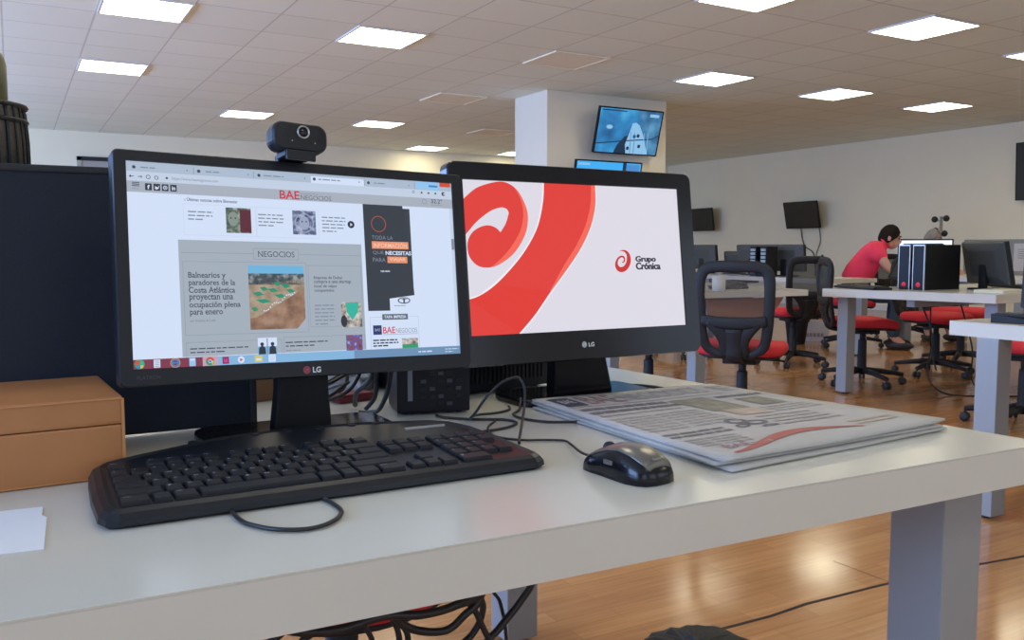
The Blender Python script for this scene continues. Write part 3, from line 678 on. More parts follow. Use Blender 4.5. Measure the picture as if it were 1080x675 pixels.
inner = [(162, 0), (158, 32), (144, 76), (119, 114), (89, 146), (52, 177), (22, 194), (0, 200.5)]
ow_ = [(274, 0), (272, 35.5), (259, 75), (235, 114.5), (205, 149.5), (165, 192), (128, 233), (98, 261)]
band(ow_, outer, WW, 1); band(outer, [(160, 0), (158, 32), (144, 76), (119, 114), (89, 146), (52, 177), (22, 194), (0, 200.5)], R2, 2)
pg.poly([(0, 200.5), (52, 177), (163, 190), (126, 231), (93, 261), (0, 261)], R2, 2)
band([(272, 0), (270, 35), (257, 74), (233, 113), (203, 148), (163, 190)], [(263, 0), (259, 35), (245, 73), (222, 110), (195, 143), (161, 189)], R2L, 3)
band(inner, [(159, 0), (155, 31), (141.5, 75), (117, 112), (87, 143.5), (50, 174), (21, 191.5), (0, 198)], WW, 3)
# small spiral: outer and inner boundaries
so = [(0, 34), (26, 14), (57, 3.5), (81, 1), (102, 10), (116, 28), (125, 55), (119, 87), (97, 119), (71, 138), (47, 147), (23, 145), (7, 130), (4, 109), (12, 91), (28, 80), (46, 76), (60, 80), (68, 87)]
si = [(0, 94), (10, 84), (22, 72), (38, 60), (53, 51), (64, 47), (75, 45), (84, 48), (87, 54), (85, 60), (83, 66), (81, 70), (79, 74), (76, 78), (74, 81), (72, 83), (71, 85), (70, 86), (68, 87)]
pg.poly(catm(so[:1]+so[1:], 4)+catm(list(reversed(si)), 4)[1:], R2, 2)
band([(102, 10), (116, 28), (125, 55), (119, 87), (97, 119), (71, 138), (47, 147)], [(101.5, 10.5), (112, 29), (116, 55), (108, 84), (88, 112), (66, 133), (46.5, 146.5)], R2L, 3)
# small emblem: spiral stroke with growing width
cx_, cy_ = 322, 138
pts_o, pts_i = [], []
N_ = 70
RK = [(0, 20.5, 0.4), (45, 21, 4.5), (90, 20.5, 9), (135, 21, 11), (180, 21, 10.5), (225, 19.5, 8.5), (270, 17, 6.5), (315, 13.5, 4.6), (360, 11, 3.6), (405, 9.5, 3.4), (450, 8, 3.6), (500, 5.5, 3.4), (545, 3.2, 2.2)]
def rk(ph_, k_):
    for a, b_ in zip(RK[:-1], RK[1:]):
        if a[0] <= ph_ <= b_[0]: return a[k_]+(b_[k_]-a[k_])*(ph_-a[0])/(b_[0]-a[0])
for i in range(N_+1):
    ph_ = 545*i/N_; r = rk(ph_, 1); w__ = rk(ph_, 2); a = R(ph_-25)
    for lst, rr in ((pts_o, r), (pts_i, max(0.2, r-w__))):
        x, y = rr*math.sin(a), -rr*math.cos(a); lst.append((cx_+x*0.97-0.22*y, cy_+y*1.0))
for i in range(N_): pg.poly([pts_o[i], pts_o[i+1], pts_i[i+1], pts_i[i]], R2D, 3)
pg.text('Grupo', 353, 128.5, 401, 142.5, K2, 3, 0.03); pg.text('Crónica', 353, 140.5, 411, 154, K2, 4, 0.03); pg.text('Grupo', 353.8, 128.5, 401.8, 142.5, K2, 5, 0.03); pg.text('Crónica', 353.8, 140.5, 411.8, 154, K2, 6, 0.03)
s2.build('screen', m2)
lg = MB(); pl = Page(lg, 0.464, 0.261, T2 @ Matrix.Translation((0, -0.0013, 0)))
lg_mark(pl, 223.7, 286.4, 5.2, M['glyph'], M['blackgloss'], 232.5, 283, 245, 290.6)
lg.build('maker_logo', m2)

# ------------------------------------------------------------------ webcam
wT = Matrix.Translation((0.358, 1.238, 1.1555)) @ Matrix.Rotation(R(6), 4, 'Z') @ Matrix.Rotation(R(2.5), 4, 'Y') @ Matrix.Rotation(R(-4), 4, 'X')
wc = empty('webcam', (0.358, 1.245, 1.147), 0, 'black webcam with a silver lens ring clipped on the left near monitor', 'webcam')
wT = Matrix.Translation(Vector((0.353, 1.238, 1.1720))-Vector((0.358, 1.245, 1.147))) @ Matrix.Rotation(R(5), 4, 'Z') @ Matrix.Rotation(R(3), 4, 'Y') @ Matrix.Rotation(R(-6), 4, 'X')
b = MB(); L5 = lambda w_, h_, y: [(x, y, z) for x, z in rrect(w_, h_, min(w_, h_)*0.38, 6)]
b.loft([L5(0.064, 0.028, 0.021), L5(0.076, 0.038, 0.014), L5(0.0805, 0.041, 0.0), L5(0.0795, 0.040, -0.014), L5(0.074, 0.036, -0.0185), L5(0.05, 0.02, -0.0195)], M['bezel'], smooth=False, T=wT)
b.build('camera_body', wc, bevel=0.001)
r_ = MB(); LT = wT @ Matrix.Translation((0.003, -0.0185, 0.0065)) @ Matrix.Rotation(R(90), 4, 'X')
r_.lathe([(0.0068, -0.004), (0.0088, -0.004), (0.0092, 0.0015), (0.0088, 0.0030), (0.0074, 0.0030), (0.0068, 0.0015)], M['silver'], T=LT, cap=False); r_.build('lens_ring', wc)
r_ = MB(); r_.lathe([(0.0069, -0.003), (0.0069, 0.0012), (0.004, 0.0022), (0.0004, 0.0028)], M['blackgloss'], T=LT); r_.build('lens', wc)
r_ = MB()
for x in (-0.013, 0.020): r_.lathe([(0.0010, -0.001), (0.0010, 0.0006), (0.0003, 0.0008)], M['silver'], (x-0.003, -0.0135, 0.001), 8, T=LT)
r_.build('microphone_hole', wc)
b = MB(); b.box((-0.0225, -0.018, -0.0275), (0.0215, 0.019, -0.018), M['bezel'], T=wT, bev=0.003); b.box((-0.021, -0.0205, -0.033), (0.021, -0.0155, -0.019), M['bezel'], T=wT, bev=0.002); b.box((-0.018, 0.030, -0.075), (0.018, 0.037, -0.02), M['bezel'], T=wT, bev=0.002); b.box((-0.018, 0.012, -0.0275), (0.018, 0.037, -0.019), M['bezel'], T=wT, bev=0.002)
b.build('clip', wc)

# ------------------------------------------------------------------ keyboard
kb = empty('keyboard', (0.325, 1.06, DZ), 0, 'black full-size computer keyboard lying in front of the two near monitors', 'keyboard')
out = [(0.082, 0.938), (0.569, 0.938), (0.584, 0.948), (0.588, 0.968), (0.580, 1.06), (0.572, 1.115), (0.555, 1.155), (0.525, 1.178), (0.43, 1.203), (0.325, 1.214), (0.225, 1.200), (0.12, 1.158), (0.080, 1.138), (0.066, 1.115), (0.063, 1.03), (0.064, 0.96), (0.070, 0.943)]
out = [(x-0.325, y-1.06) for x, y in out]
def ztop(y, base=0.018): return base+(y+0.122)*0.055
def kloop(ins, zf):
    n = len(out); res = []
    for i in range(n):
        a = Vector(out[i-1]); b_ = Vector(out[i]); c = Vector(out[(i+1) % n]); e1 = (b_-a).normalized(); e2 = (c-b_).normalized()
        nn = Vector((-(e1.y+e2.y), e1.x+e2.x)).normalized(); q = b_+nn*ins; res.append((q.x, q.y, zf(q.y)))
    return res
kbb = MB(); kbb.loft([kloop(0.006, lambda y: 0.0), kloop(0.0, lambda y: 0.004), kloop(0.001, lambda y: ztop(y)*0.55), kloop(0.006, lambda y: ztop(y)-0.003), kloop(0.013, lambda y: ztop(y)), kloop(0.018, lambda y: ztop(y)-0.002)], M['kbd'])
kbb.build('keyboard_case', kb)
KX0, KY0, PX, PY = -0.2395, -0.103, 0.01915, 0.0246
keys = []
def keyrow(y, x, items):
    for w_, ch in items:
        if ch is not None: keys.append((x, y, w_, ch))
        x += w_
keyrow(5.25, 0, [(1, 'Esc'), (1, None)]+[(1, 'F%d' % i) for i in range(1, 5)]+[(0.5, None)]+[(1, 'F%d' % i) for i in range(5, 9)]+[(0.5, None)]+[(1, 'F%d' % i) for i in range(9, 13)])
keyrow(4, 0, [(1, c) for c in '|1234567890?¿']+[(2, '')])
keyrow(3, 0, [(1.5, '')]+[(1, c) for c in 'QWERTYUIOP´+']+[(1.5, '')])
keyrow(2, 0, [(1.75, '')]+[(1, c) for c in 'ASDFGHJKLÑ{']+[(2.25, '')])
keyrow(1, 0, [(2.25, '')]+[(1, c) for c in 'ZXCVBNM,.-']+[(2.75, '')])
keyrow(0, 0, [(1.5, 'Ctrl'), (1, ''), (1.25, 'Alt'), (6.25, ' '), (1.25, ''), (1, ''), (1.25, ''), (1.5, 'Ctrl')])
for r0, ln in ((4, ['', '', '']), (3, ['', '', ''])): keyrow(r0, 15.3, [(1, c) for c in ln])
keyrow(1, 16.3, [(1, '')]); keyrow(0, 15.3, [(1, ''), (1, ''), (1, '')])
keyrow(4, 18.6, [(1, ''), (1, '/'), (1, '*'), (1, '-')]); keyrow(3, 18.6, [(1, '7'), (1, '8'), (1, '9'), (1, '+')])
keyrow(2, 18.6, [(1, '4'), (1, '5'), (1, '6')]); keyrow(1, 18.6, [(1, '1'), (1, '2'), (1, '3'), (1, '')]); keyrow(0, 18.6, [(2, '0'), (1, '.')])
KS = 0.472/22.6
for (kx, ky, w_, ch) in keys[:100]:
    m_ = MB(); x0 = KX0+kx*KS+0.0008; x1 = KX0+(kx+w_)*KS-0.0008; y0 = KY0+ky*PY+0.0008; y1 = y0+PY-0.0016
    zb = ztop((y0+y1)/2)-0.004; zt = ztop((y0+y1)/2)+0.0028
    i_ = 0.0022
    m_.loft([[(x0, y0, zb), (x1, y0, zb), (x1, y1, zb), (x0, y1, zb)], [(x0+i_*0.4, y0+i_*0.4, zt-0.002), (x1-i_*0.4, y0+i_*0.4, zt-0.002), (x1-i_*0.4, y1-i_*0.4, zt-0.001), (x0+i_*0.4, y1-i_*0.4, zt-0.001)],
              [(x0+i_, y0+i_*0.8, zt), (x1-i_, y0+i_*0.8, zt), (x1-i_, y1-i_, zt+0.0008), (x0+i_, y1-i_, zt+0.0008)]], M['key'])
    if ch.strip():
        pk = Page(m_, 0, 0, Matrix.Translation((x0+i_+0.0012, y1-i_-0.0010, zt+0.0010)) @ Matrix.Rotation(R(-90-3), 4, 'X'), 0.0)
        hh = 5.0 if len(ch) == 1 else 3.4
        vs_, fs_ = text_mesh(ch, 0.0); s_ = hh/0.72/1000
        TT = Matrix.Translation((x0+i_+0.0012, y1-i_-0.0012-hh/1000, zt+0.00075))
        m_.add([(x*s_, y*s_, 0.0002) for x, y in vs_], fs_, M['legend'], False, TT)
    m_.keepn = True
    ko = m_.build('key', kb)
m_ = MB(); m_.box((0.145, 0.072, ztop(0.07)-0.004), (0.205, 0.077, ztop(0.07)+0.0005), M['silver']); tag(m_.build('maker_strip', kb), 'thin silver strip')
m_ = MB()
for i, x in enumerate([-0.13, -0.09, -0.05, -0.005, 0.04, 0.085, 0.12]): m_.lathe([(0.007, 0), (0.0065, 0.003), (0.003, 0.0035)], M['key'], (x, 0.108+0.03*math.cos(x*6)-0.006, ztop(0.11)-0.003), 12)
m_.build('media_button', kb)
cb = MB(); cb.tube([(0.19, 0.955, DZ+0.004), (0.193, 0.905, DZ+0.003), (0.200, 0.882, DZ+0.003), (0.218, 0.856, DZ+0.003), (0.246, 0.843, DZ+0.003), (0.273, 0.854, DZ+0.003), (0.292, 0.881, DZ+0.003), (0.294, 0.915, DZ+0.003), (0.290, 0.935, DZ+0.0035)], 0.0024, M['cable'], 8, sub=6)
# the loop passes under the keyboard edge, so it belongs to it
cb2 = MB(); cb2.v = [(x-0.325, y-1.06, z-DZ) for x, y, z in cb.v]; cb2.f = cb.f; cb2.m = cb.m; cb2.mats = cb.mats; cb2.sm = cb.sm
cb2.build('cable', kb)

# ------------------------------------------------------------------ mouse
ms = empty('computer_mouse', (0.654, 0.864, DZ), 0, 'black and dark silver corded mouse beside the newspapers', 'mouse')
MT = Matrix.Rotation(R(8), 4, 'Z') @ Matrix.Scale(1.08, 4)
def mloop(t, inset=0, top=1.0, zlift=0.0):
    pass
prof = [(-0.054, 0.010, 0.010), (-0.050, 0.022, 0.019), (-0.042, 0.028, 0.027), (-0.025, 0.0315, 0.035), (-0.005, 0.030, 0.0375), (0.015, 0.0275, 0.034), (0.035, 0.027, 0.026), (0.050, 0.024, 0.018), (0.058, 0.015, 0.011)]
def msec(y, hw, ht, k0=0, k1=1, scale=1.0, n=16, full=True):
    pts = []
    for i in range(n+1):
        a = PI*(k0+(k1-k0)*i/n); ca, sa = math.cos(a), math.sin(a)
        x = hw*scale*abs(ca)**0.75*(1 if ca > 0 else -1); z = ht*scale*abs(sa)**0.62
        pts.append((x, y, z))
    return pts
b = MB(); b.loft([msec(y, hw, ht) for y, hw, ht in prof], M['blackgloss'], smooth=True, T=MT); b.build('mouse_body', ms)
b = MB(); sec = [(y, hw*1.0, ht+0.0011) for y, hw, ht in prof[1:]]
b.loft([msec(y, hw, ht, 0.27, 0.73) for y, hw, ht in sec], M['mousetop'], cap=False, smooth=True, closed=False, T=MT)
tp = b.build('top_shell', ms); so_ = tp.modifiers.new('s', 'SOLIDIFY'); so_.thickness = 0.0009
tag(tp, 'dark silver top shell')
b = MB(); b.lathe([(0.0085, -0.0035), (0.0095, -0.002), (0.0095, 0.002), (0.0085, 0.0035)], M['black'], T=MT @ Matrix.Translation((0, 0.030, 0.0245)) @ Matrix.Rotation(R(90), 4, 'Y')); b.build('scroll_wheel', ms)
b = MB(); vs_, fs_ = text_mesh('Genius', 0.03); s_ = 0.0048
b.add([(x*s_-0.0075, y*s_, 0) for x, y in vs_], fs_, M['silver'], False, MT @ Matrix.Translation((0, -0.0462, 0.0268)) @ Matrix.Rotation(R(38), 4, 'X')); b.build('maker_print', ms)
b = MB(); b.box((-0.0298, -0.004, 0.016), (-0.0270, 0.010, 0.021), M['mousetop'], T=MT, bev=0.001); b.build('side_button', ms)
b = MB(); base = Vector((0.654, 0.864, DZ))
pts = [Vector(p)-base for p in [(0.645, 0.924, DZ+0.011), (0.650, 0.962, DZ+0.009), (0.672, 1.02, DZ+0.006), (0.683, 1.055, DZ+0.0035), (0.663, 1.074, DZ+0.003), (0.633, 1.091, DZ+0.003), (0.612, 1.13, DZ+0.003), (0.63, 1.19, DZ+0.003), (0.668, 1.235, DZ+0.003)]]
b.tube(pts, 0.0018, M['cable'], 8, sub=6); b.build('cord', ms)

# ------------------------------------------------------------------ newspapers
def newspaper(z, corners, label, nsheets=2, th=0.0035, group='newspapers piled on the desk', curl=0.0, seed=1):
    rd = random.Random(seed)
    bl, fl, fr, brr = [Vector((*c, 0)) for c in corners]     # back-left, front-left, front-right, back-right
    e = empty('newspaper', (*(bl+fr).xy/2, z), 0, label, 'newspaper', group)
    org = (bl+fr)/2; org.z = z
    def surf(u, v, dz=0):      # u 0..1 left-right, v 0..1 back-front
        p = (bl.lerp(brr, u)).lerp(fl.lerp(fr, u), v)
        w = 0.0008*math.sin(u*9+seed)*math.sin(v*7+seed)+curl*(max(0, u-0.8)/0.2)**2*max(0, v-0.5)*2
        return Vector((p.x, p.y, z+dz+w+0.001))-org
    N = 16
    for k_ in range(nsheets):
        m_ = MB(); z0 = k_*th; off = rd.uniform(-0.004, 0.004)
        top = [[surf(i/N, j/N, z0+th-0.0004)+Vector((off, off*0.6, 0)) for i in range(N+1)] for j in range(N+1)]
        bot = [[surf(i/N, j/N, z0+0.0002)+Vector((off, off*0.6, 0)) for i in range(N+1)] for j in range(N+1)]
        vs_ = [p for r in top for p in r]+[p for r in bot for p in r]; n1 = N+1; K = n1*n1; fs_ = []
        for j in range(N):
            for i in range(N):
                a = j*n1+i; fs_.append((a, a+1, a+n1+1, a+n1)); a += K; fs_.append((a, a+n1, a+n1+1, a+1))
        for i in range(N):
            fs_.append((i, i+K, i+1+K, i+1)); a = N*n1+i; fs_.append((a, a+1, a+1+K, a+K))
            a = i*n1; fs_.append((a, a+n1, a+n1+K, a+K)); a = i*n1+N; fs_.append((a, a+K, a+n1+K, a+n1))
        m_.add(vs_, fs_, M['news'] if k_ == nsheets-1 else M['newsedge'], True)
        m_.build('folded_sheet' , e)
    return e, surf, nsheets*th
NC = [(0.785, 1.315), (0.765, 0.815), (1.240, 0.838), (1.185, 1.300)]
def shift(c, dx, dy, a=0):
    cx = sum(p[0] for p in c)/4; cy = sum(p[1] for p in c)/4
    return [(cx+(x-cx)*math.cos(a)-(y-cy)*math.sin(a)+dx, cy+(x-cx)*math.sin(a)+(y-cy)*math.cos(a)+dy) for x, y in c]
e, sf, h_ = newspaper(DZ+0.0002, shift(NC, 0.002, -0.004, R(1.2)), 'bottom newspaper of the pile beside the mouse, only its edges showing', 1, 0.004, seed=3)
e, sf, h2 = newspaper(DZ+0.0058, shift(NC, -0.004, 0.003, R(-0.9)), 'middle newspaper of the pile beside the mouse, its edge between two others', 1, 0.004, seed=5)
e, sf, h3 = newspaper(DZ+0.0114, NC, 'newspaper on top of the pile with its printed front page showing', 1, 0.004, curl=0.004, seed=7)
pr_ = MB()
def npoly(pts, m, lift=0.0009):
    pr_.add([sf(u, v, 0.0036+lift) for u, v in pts], [tuple(range(len(pts)))], m)
def nrect(u0, v0, u1, v1, m, nu=6, nv=4, lift=0.0009):
    for i in range(nu):
        for j in range(nv):
            a, b_, c, d_ = u0+(u1-u0)*i/nu, u0+(u1-u0)*(i+1)/nu, v0+(v1-v0)*j/nv, v0+(v1-v0)*(j+1)/nv
            npoly([(a, c), (b_, c), (b_, d_), (a, d_)], m, lift)
def ntext(t_, u0, v0, u1, v1, m, bold=0.0, lift=0.0012):
    vs_, fs_ = text_mesh(t_, bold); x0 = min(v[0] for v in vs_); x1 = max(v[0] for v in vs_); y0 = min(v[1] for v in vs_); y1 = max(v[1] for v in vs_)
    pr_.add([sf(u0+(x-x0)/(x1-x0)*(u1-u0), v1-(y-y0)/(y1-y0)*(v1-v0), 0.0036+lift) for x, y in vs_], fs_, m)
def nlines(u0, v0, u1, v1, rows, m, fill=0.45, seed=0):
    rd = random.Random(seed); hh = (v1-v0)/rows
    for i in range(rows):
        x = u0
        while x < u1-0.01:
            w_ = min(0.02+rd.random()*0.06, u1-x); nrect(x, v0+i*hh+hh*0.25, x+w_, v0+i*hh+hh*(0.25+fill), m, 1, 1); x += w_+0.008
nrect(0.035, 0.045, 0.135, 0.20, M['inkblue'], 3, 3); ntext('BAE', 0.055, 0.09, 0.115, 0.15, M['newsedge'])
ntext('BAE', 0.16, 0.045, 0.34, 0.19, M['inkmaroon'], 0.0); ntext('NEGOCIOS', 0.36, 0.06, 0.80, 0.18, M['ink'], 0.0)
nrect(0.03, 0.215, 0.82, 0.222, M['ink'], 8, 1)
ntext('$', 0.86, 0.07, 0.89, 0.16, M['ink']); nlines(0.86, 0.06, 0.96, 0.2, 3, M['ink'], seed=4)
nlines(0.04, 0.24, 0.46, 0.36, 2, M['inkdark'], 0.55, 11); nlines(0.04, 0.37, 0.42, 0.40, 1, M['ink'], 0.5, 12)
nrect(0.47, 0.26, 0.66, 0.50, M['photo1']); nrect(0.50, 0.50, 0.66, 0.60, M['photo2'])
nrect(0.74, 0.34, 0.88, 0.48, M['photo1']); nlines(0.70, 0.26, 0.95, 0.32, 1, M['inkdark'], 0.5, 15)
nlines(0.04, 0.43, 0.22, 0.66, 7, M['ink'], 0.4, 16); nlines(0.24, 0.43, 0.44, 0.66, 7, M['ink'], 0.4, 17); nlines(0.68, 0.50, 0.94, 0.60, 3, M['ink'], 0.4, 18)
nlines(0.04, 0.69, 0.30, 0.76, 2, M['inkdark'], 0.5, 19); nlines(0.05, 0.78, 0.26, 0.88, 4, M['ink'], 0.4, 20)
# oval cartoon-like dark sketch in the middle of the page
for (a, b_, ra, rb) in ((0.40, 0.66, 0.045, 0.035), (0.45, 0.70, 0.05, 0.03), (0.37, 0.72, 0.03, 0.02), (0.46, 0.755, 0.04, 0.012)):
    for i in range(14):
        t0, t1 = 2*PI*i/14, 2*PI*(i+1)/14
        npoly([(a+ra*math.cos(t0), b_+rb*math.sin(t0)), (a+ra*math.cos(t1), b_+rb*math.sin(t1)), (a+ra*0.55*math.cos(t1), b_+rb*0.5*math.sin(t1)), (a+ra*0.55*math.cos(t0), b_+rb*0.5*math.sin(t0))], M['inkdark'])
nlines(0.52, 0.62, 0.80, 0.78, 4, M['ink'], 0.4, 22)
ntext('BAE', 0.10, 0.885, 0.20, 0.925, M['inkmaroon']); nlines(0.21, 0.885, 0.30, 0.925, 1, M['ink'], 0.5, 24)
N_ = 20
for i in range(N_):
    t0, t1 = i/N_, (i+1)/N_
    cv = lambda t: (0.08+0.62*t, 0.965-0.13*math.sin(t*PI*0.75)**1.5+0.03*t); wd = lambda t: 0.006+0.016*math.sin(PI*t)
    (a, c), (b_, d_) = cv(t0), cv(t1)
    npoly([(a, c-wd(t0)), (b_, d_-wd(t1)), (b_, d_+wd(t1)), (a, c+wd(t0))], M['inkred'])
nlines(0.72, 0.83, 0.93, 0.90, 2, M['photo2'], 0.5, 26)
pr_.keepn = True
po = pr_.build('front_page_print', e)

# ------------------------------------------------------------------ leather box, loose paper, note
bx = empty('leather_box', (-0.10, 1.255, DZ), R(3), 'tan leather covered box with a lid at the left edge of the desk', 'box')
b = MB(); b.box((-0.26, -0.105, 0.0), (0.205, 0.105, 0.066), M['leather'], bev=0.003); b.build('box_body', bx)
b = MB(); b.box((-0.26, -0.1055, 0.0667), (0.2055, 0.1055, 0.1005), M['leather'], bev=0.004)
lid = b.build('lid', bx)
b = MB()
for z_ in (0.002, 0.0975): b.box((-0.26, -0.1068, z_), (0.205, -0.1045, z_+0.0012), M['stitch'])
b.box((0.2035, -0.1068, 0.002), (0.2068, -0.1035, 0.098), M['stitch']); b.build('piping', bx)
pp = MB(); pp.prism([(-0.16, 0.93), (0.015, 0.912), (0.021, 1.020), (0.0165, 1.032), (0.0185, 1.065), (-0.16, 1.08)], DZ+0.0002, DZ+0.0012, M['paper'])
tag(pp.build('paper_sheet'), 'white sheet of paper at the left edge of the desk below the leather box', 'paper')

# ------------------------------------------------------------------ things behind the monitors
pc = empty('computer_case', (0.618, 1.345, DZ), R(-14), 'low black computer case with ports under the meeting edges of the two near screens', 'computer')
b = MB(); b.box((-0.07, 0, 0.004), (0.055, 0.11, 0.10), M['tower'], bev=0.004); b.build('case', pc)
b = MB(); b.box((-0.052, -0.0015, 0.025), (-0.044, 0.001, 0.092), mat('label_grey', (0.18, 0.19, 0.22), 0.5)); tag(b.build('label_strip', pc), 'pale grey label strip')
b = MB()
for i in range(5):
    for j in range(6):
        if (i*7+j*3) % 4: b.box((-0.03+i*0.015, -0.002, 0.015+j*0.013), (-0.021+i*0.015, 0.001, 0.021+j*0.013), M['black'] if (i+j) % 3 else mat('port_metal', (0.06, 0.065, 0.08), 0.4, metal=0.5))
b.build('port', pc)
b = MB()
for x in (-0.055, 0.04):
    for y in (0.02, 0.09): b.lathe([(0.006, 0), (0.006, 0.0045)], M['softblack'], (x, y, 0), 10)
b.build('rubber_foot', pc)
pc = empty('computer_case', (0.80, 1.50, DZ), R(10), 'wide black computer case with vertical ridges behind the stand of the right near screen', 'computer')
b = MB(); b.box((-0.14, 0, 0.003), (0.15, 0.26, 0.13), M['tower'], bev=0.004); b.build('case', pc)
b = MB()
for i in range(26): b.box((-0.13+i*0.0105, -0.0025, 0.02), (-0.126+i*0.0105, 0.001, 0.118), M['black'])
b.build('front_grille', pc)
b = MB()
for x in (-0.12, 0.13):
    for y in (0.02, 0.24): b.lathe([(0.008, 0), (0.008, 0.0035)], M['softblack'], (x, y, 0), 10)
b.build('rubber_foot', pc)
rd = random.Random(5)
def lump(name, c, rx, ry, rz, m, label, cat, seed=1, n=14, amp=0.25):
    rd = random.Random(seed); b = MB(); loops = []
    for i in range(1, 8):
        th = PI*0.5*(i-0)/8; zz = rz*math.cos(th); rr = math.sin(th)
        loops.append([(rx*rr*math.cos(2*PI*j/n)*(1+rd.uniform(-amp, amp)), ry*rr*math.sin(2*PI*j/n)*(1+rd.uniform(-amp, amp)), max(0.001, zz*(1+rd.uniform(-amp, amp)))) for j in range(n)])
    loops.append([(x, y, 0.0) for x, y, z in loops[-1]])
    b.loft(loops, m)
    o = b.build(name); o.location = c; return tag(o, label, cat)
lump('plastic_bag', (0.565, 1.68, DZ), 0.06, 0.06, 0.075, M['clear'], 'crumpled clear plastic bag on the desk behind the left near screen', 'bag', 3, 18, 0.3)
b = MB(); b.box((-0.035, -0.02, 0), (0.035, 0.02, 0.016), M['redpack'], bev=0.005); b.box((-0.041, -0.018, 0.006), (-0.034, 0.018, 0.009), M['redpack']); b.box((0.034, -0.018, 0.006), (0.041, 0.018, 0.009), M['redpack'])
o = b.build('snack_packet'); o.location = (0.535, 1.545, DZ); o.rotation_euler = (0, 0, 0.2); tag(o, 'small red packet lying before the crumpled plastic bag', 'packet')
b = MB(); b.prism([(0.528, 1.392), (0.563, 1.262), (0.495, 1.262), (0.49, 1.30)], DZ+0.0002, DZ+0.0008, M['yellownote'])
b = MB(); b.prism([(0.535, 1.30), (0.575, 1.30), (0.575, 1.335), (0.535, 1.335)], DZ, DZ+0.001, M['yellownote'])
bo = empty('cardboard_box', (0.40, 1.62, DZ), R(15), 'small brown cardboard box behind the left screen seen beside its stand', 'box')
b = MB(); b.box((-0.06, 0, 0), (0.04, 0.08, 0.10), M['card'], bev=0.002); b.build('carton', bo)
b = MB(); b.box((-0.058, 0.002, 0.1), (0.038, 0.04, 0.102), M['card']); b.box((-0.058, 0.042, 0.1), (0.038, 0.078, 0.102), M['card']); b.build('flap', bo)
def cable(pts, r, label, name='cable', group=None):
    b = MB(); b.tube(pts, r, M['cable'], 8, sub=7); o = b.build(name); return tag(o, label, 'cable', group)
z3 = DZ+0.003
cable([(0.60, 1.17, z3), (0.655, 1.178, z3), (0.690, 1.205, z3), (0.684, 1.238, z3), (0.645, 1.262, z3), (0.61, 1.30, z3), (0.605, 1.325, z3)], 0.0022, 'black cable bent in a flat hook right behind the keyboard corner')
cable([(0.620, 1.075, z3), (0.632, 1.095, 0.745), (0.650, 1.12, 0.757), (0.678, 1.16, 0.776), (0.693, 1.185, 0.800), (0.692, 1.197, 0.814), (0.683, 1.20, 0.817), (0.66, 1.205, 0.808), (0.636, 1.21, 0.785), (0.627, 1.225, 0.762), (0.63, 1.25, 0.748), (0.66, 1.285, z3+0.002), (0.70, 1.295, z3), (0.735, 1.31, z3), (0.752, 1.34, z3)], 0.0022, 'black cable standing up in an arch between the keyboard and newspapers')
cable([(0.80, 1.155, z3), (0.766, 1.169, z3), (0.733, 1.190, z3), (0.716, 1.234, z3), (0.722, 1.272, z3), (0.75, 1.30, z3+0.001), (0.77, 1.33, 0.757)], 0.0022, 'black cable curving out from under the newspaper pile towards the right screen stand')
for i, (p, lb) in enumerate((
    ([(0.42, 1.45, 0.80), (0.455, 1.46, 0.765), (0.50, 1.47, 0.785), (0.513, 1.52, 0.778), (0.515, 1.62, 0.755)], 'black cable sagging across the gap under the left screen'),
    ([(0.40, 1.47, 0.765), (0.45, 1.48, 0.78), (0.49, 1.475, 0.80), (0.53, 1.47, 0.83)], 'black cable slanting up behind the left screen'),
    ([(0.395, 1.45, 0.775), (0.46, 1.45, 0.79), (0.50, 1.47, 0.80), (0.512, 1.53, 0.765), (0.51, 1.62, 0.744)], 'second black cable crossing in the gap under the left screen'),
    ([(0.39, 1.43, 0.747), (0.44, 1.435, 0.760), (0.49, 1.44, 0.775), (0.515, 1.45, 0.80), (0.525, 1.46, 0.83)], 'lowest black cable in the gap under the left screen'))):
    cable(p, 0.0032, lb, group='cables behind the left screen')
cable([(0.50, 1.385, z3), (0.55, 1.34+0.0, z3), (0.52, 1.30, z3)], 0.002, 'thin black cable on the desk by the keyboard back corner') if False else None
for p, lb in (([(0.49, 1.31, 0.87), (0.505, 1.36, 0.81), (0.50, 1.42, 0.775), (0.515, 1.47, 0.745)], 'black cable hanging at the left side of the low computer case, first from the left'),
              ([(0.505, 1.31, 0.87), (0.52, 1.375, 0.82), (0.53, 1.41, 0.77), (0.522, 1.435, 0.7435)], 'black cable hanging between the bag and the low computer case'),
              ([(0.52, 1.305, 0.87), (0.53, 1.345, 0.80), (0.523, 1.37, 0.755), (0.515, 1.40, 0.7435), (0.50, 1.41, 0.7435)], 'black cable touching down beside the low computer case')):
    cable(p, 0.004, lb, group='cables beside the low computer case')
cable([(1.03, 1.44, z3), (1.06, 1.43, z3+0.001), (1.09, 1.415, z3+0.001), (1.11, 1.39, z3), (1.115, 1.36, z3)], 0.003, 'short black cable curving on the desk behind the newspaper pile')
b = MB(); b.box((-0.05, -0.006, 0), (0.05, 0.006, 0.006), M['glyph'], bev=0.002); b.lathe([(0.004, 0), (0.0035, 0.012), (0.001, 0.016)], M['glyph'], T=Matrix.Translation((0.05, 0, 0.003)) @ Matrix.Rotation(R(90), 4, 'Y'), n=8)
o = b.build('marker_pen'); o.location = (1.05, 1.36, DZ); o.rotation_euler = (0, 0, R(-35)); tag(o, 'white pen lying behind the newspaper pile', 'pen')

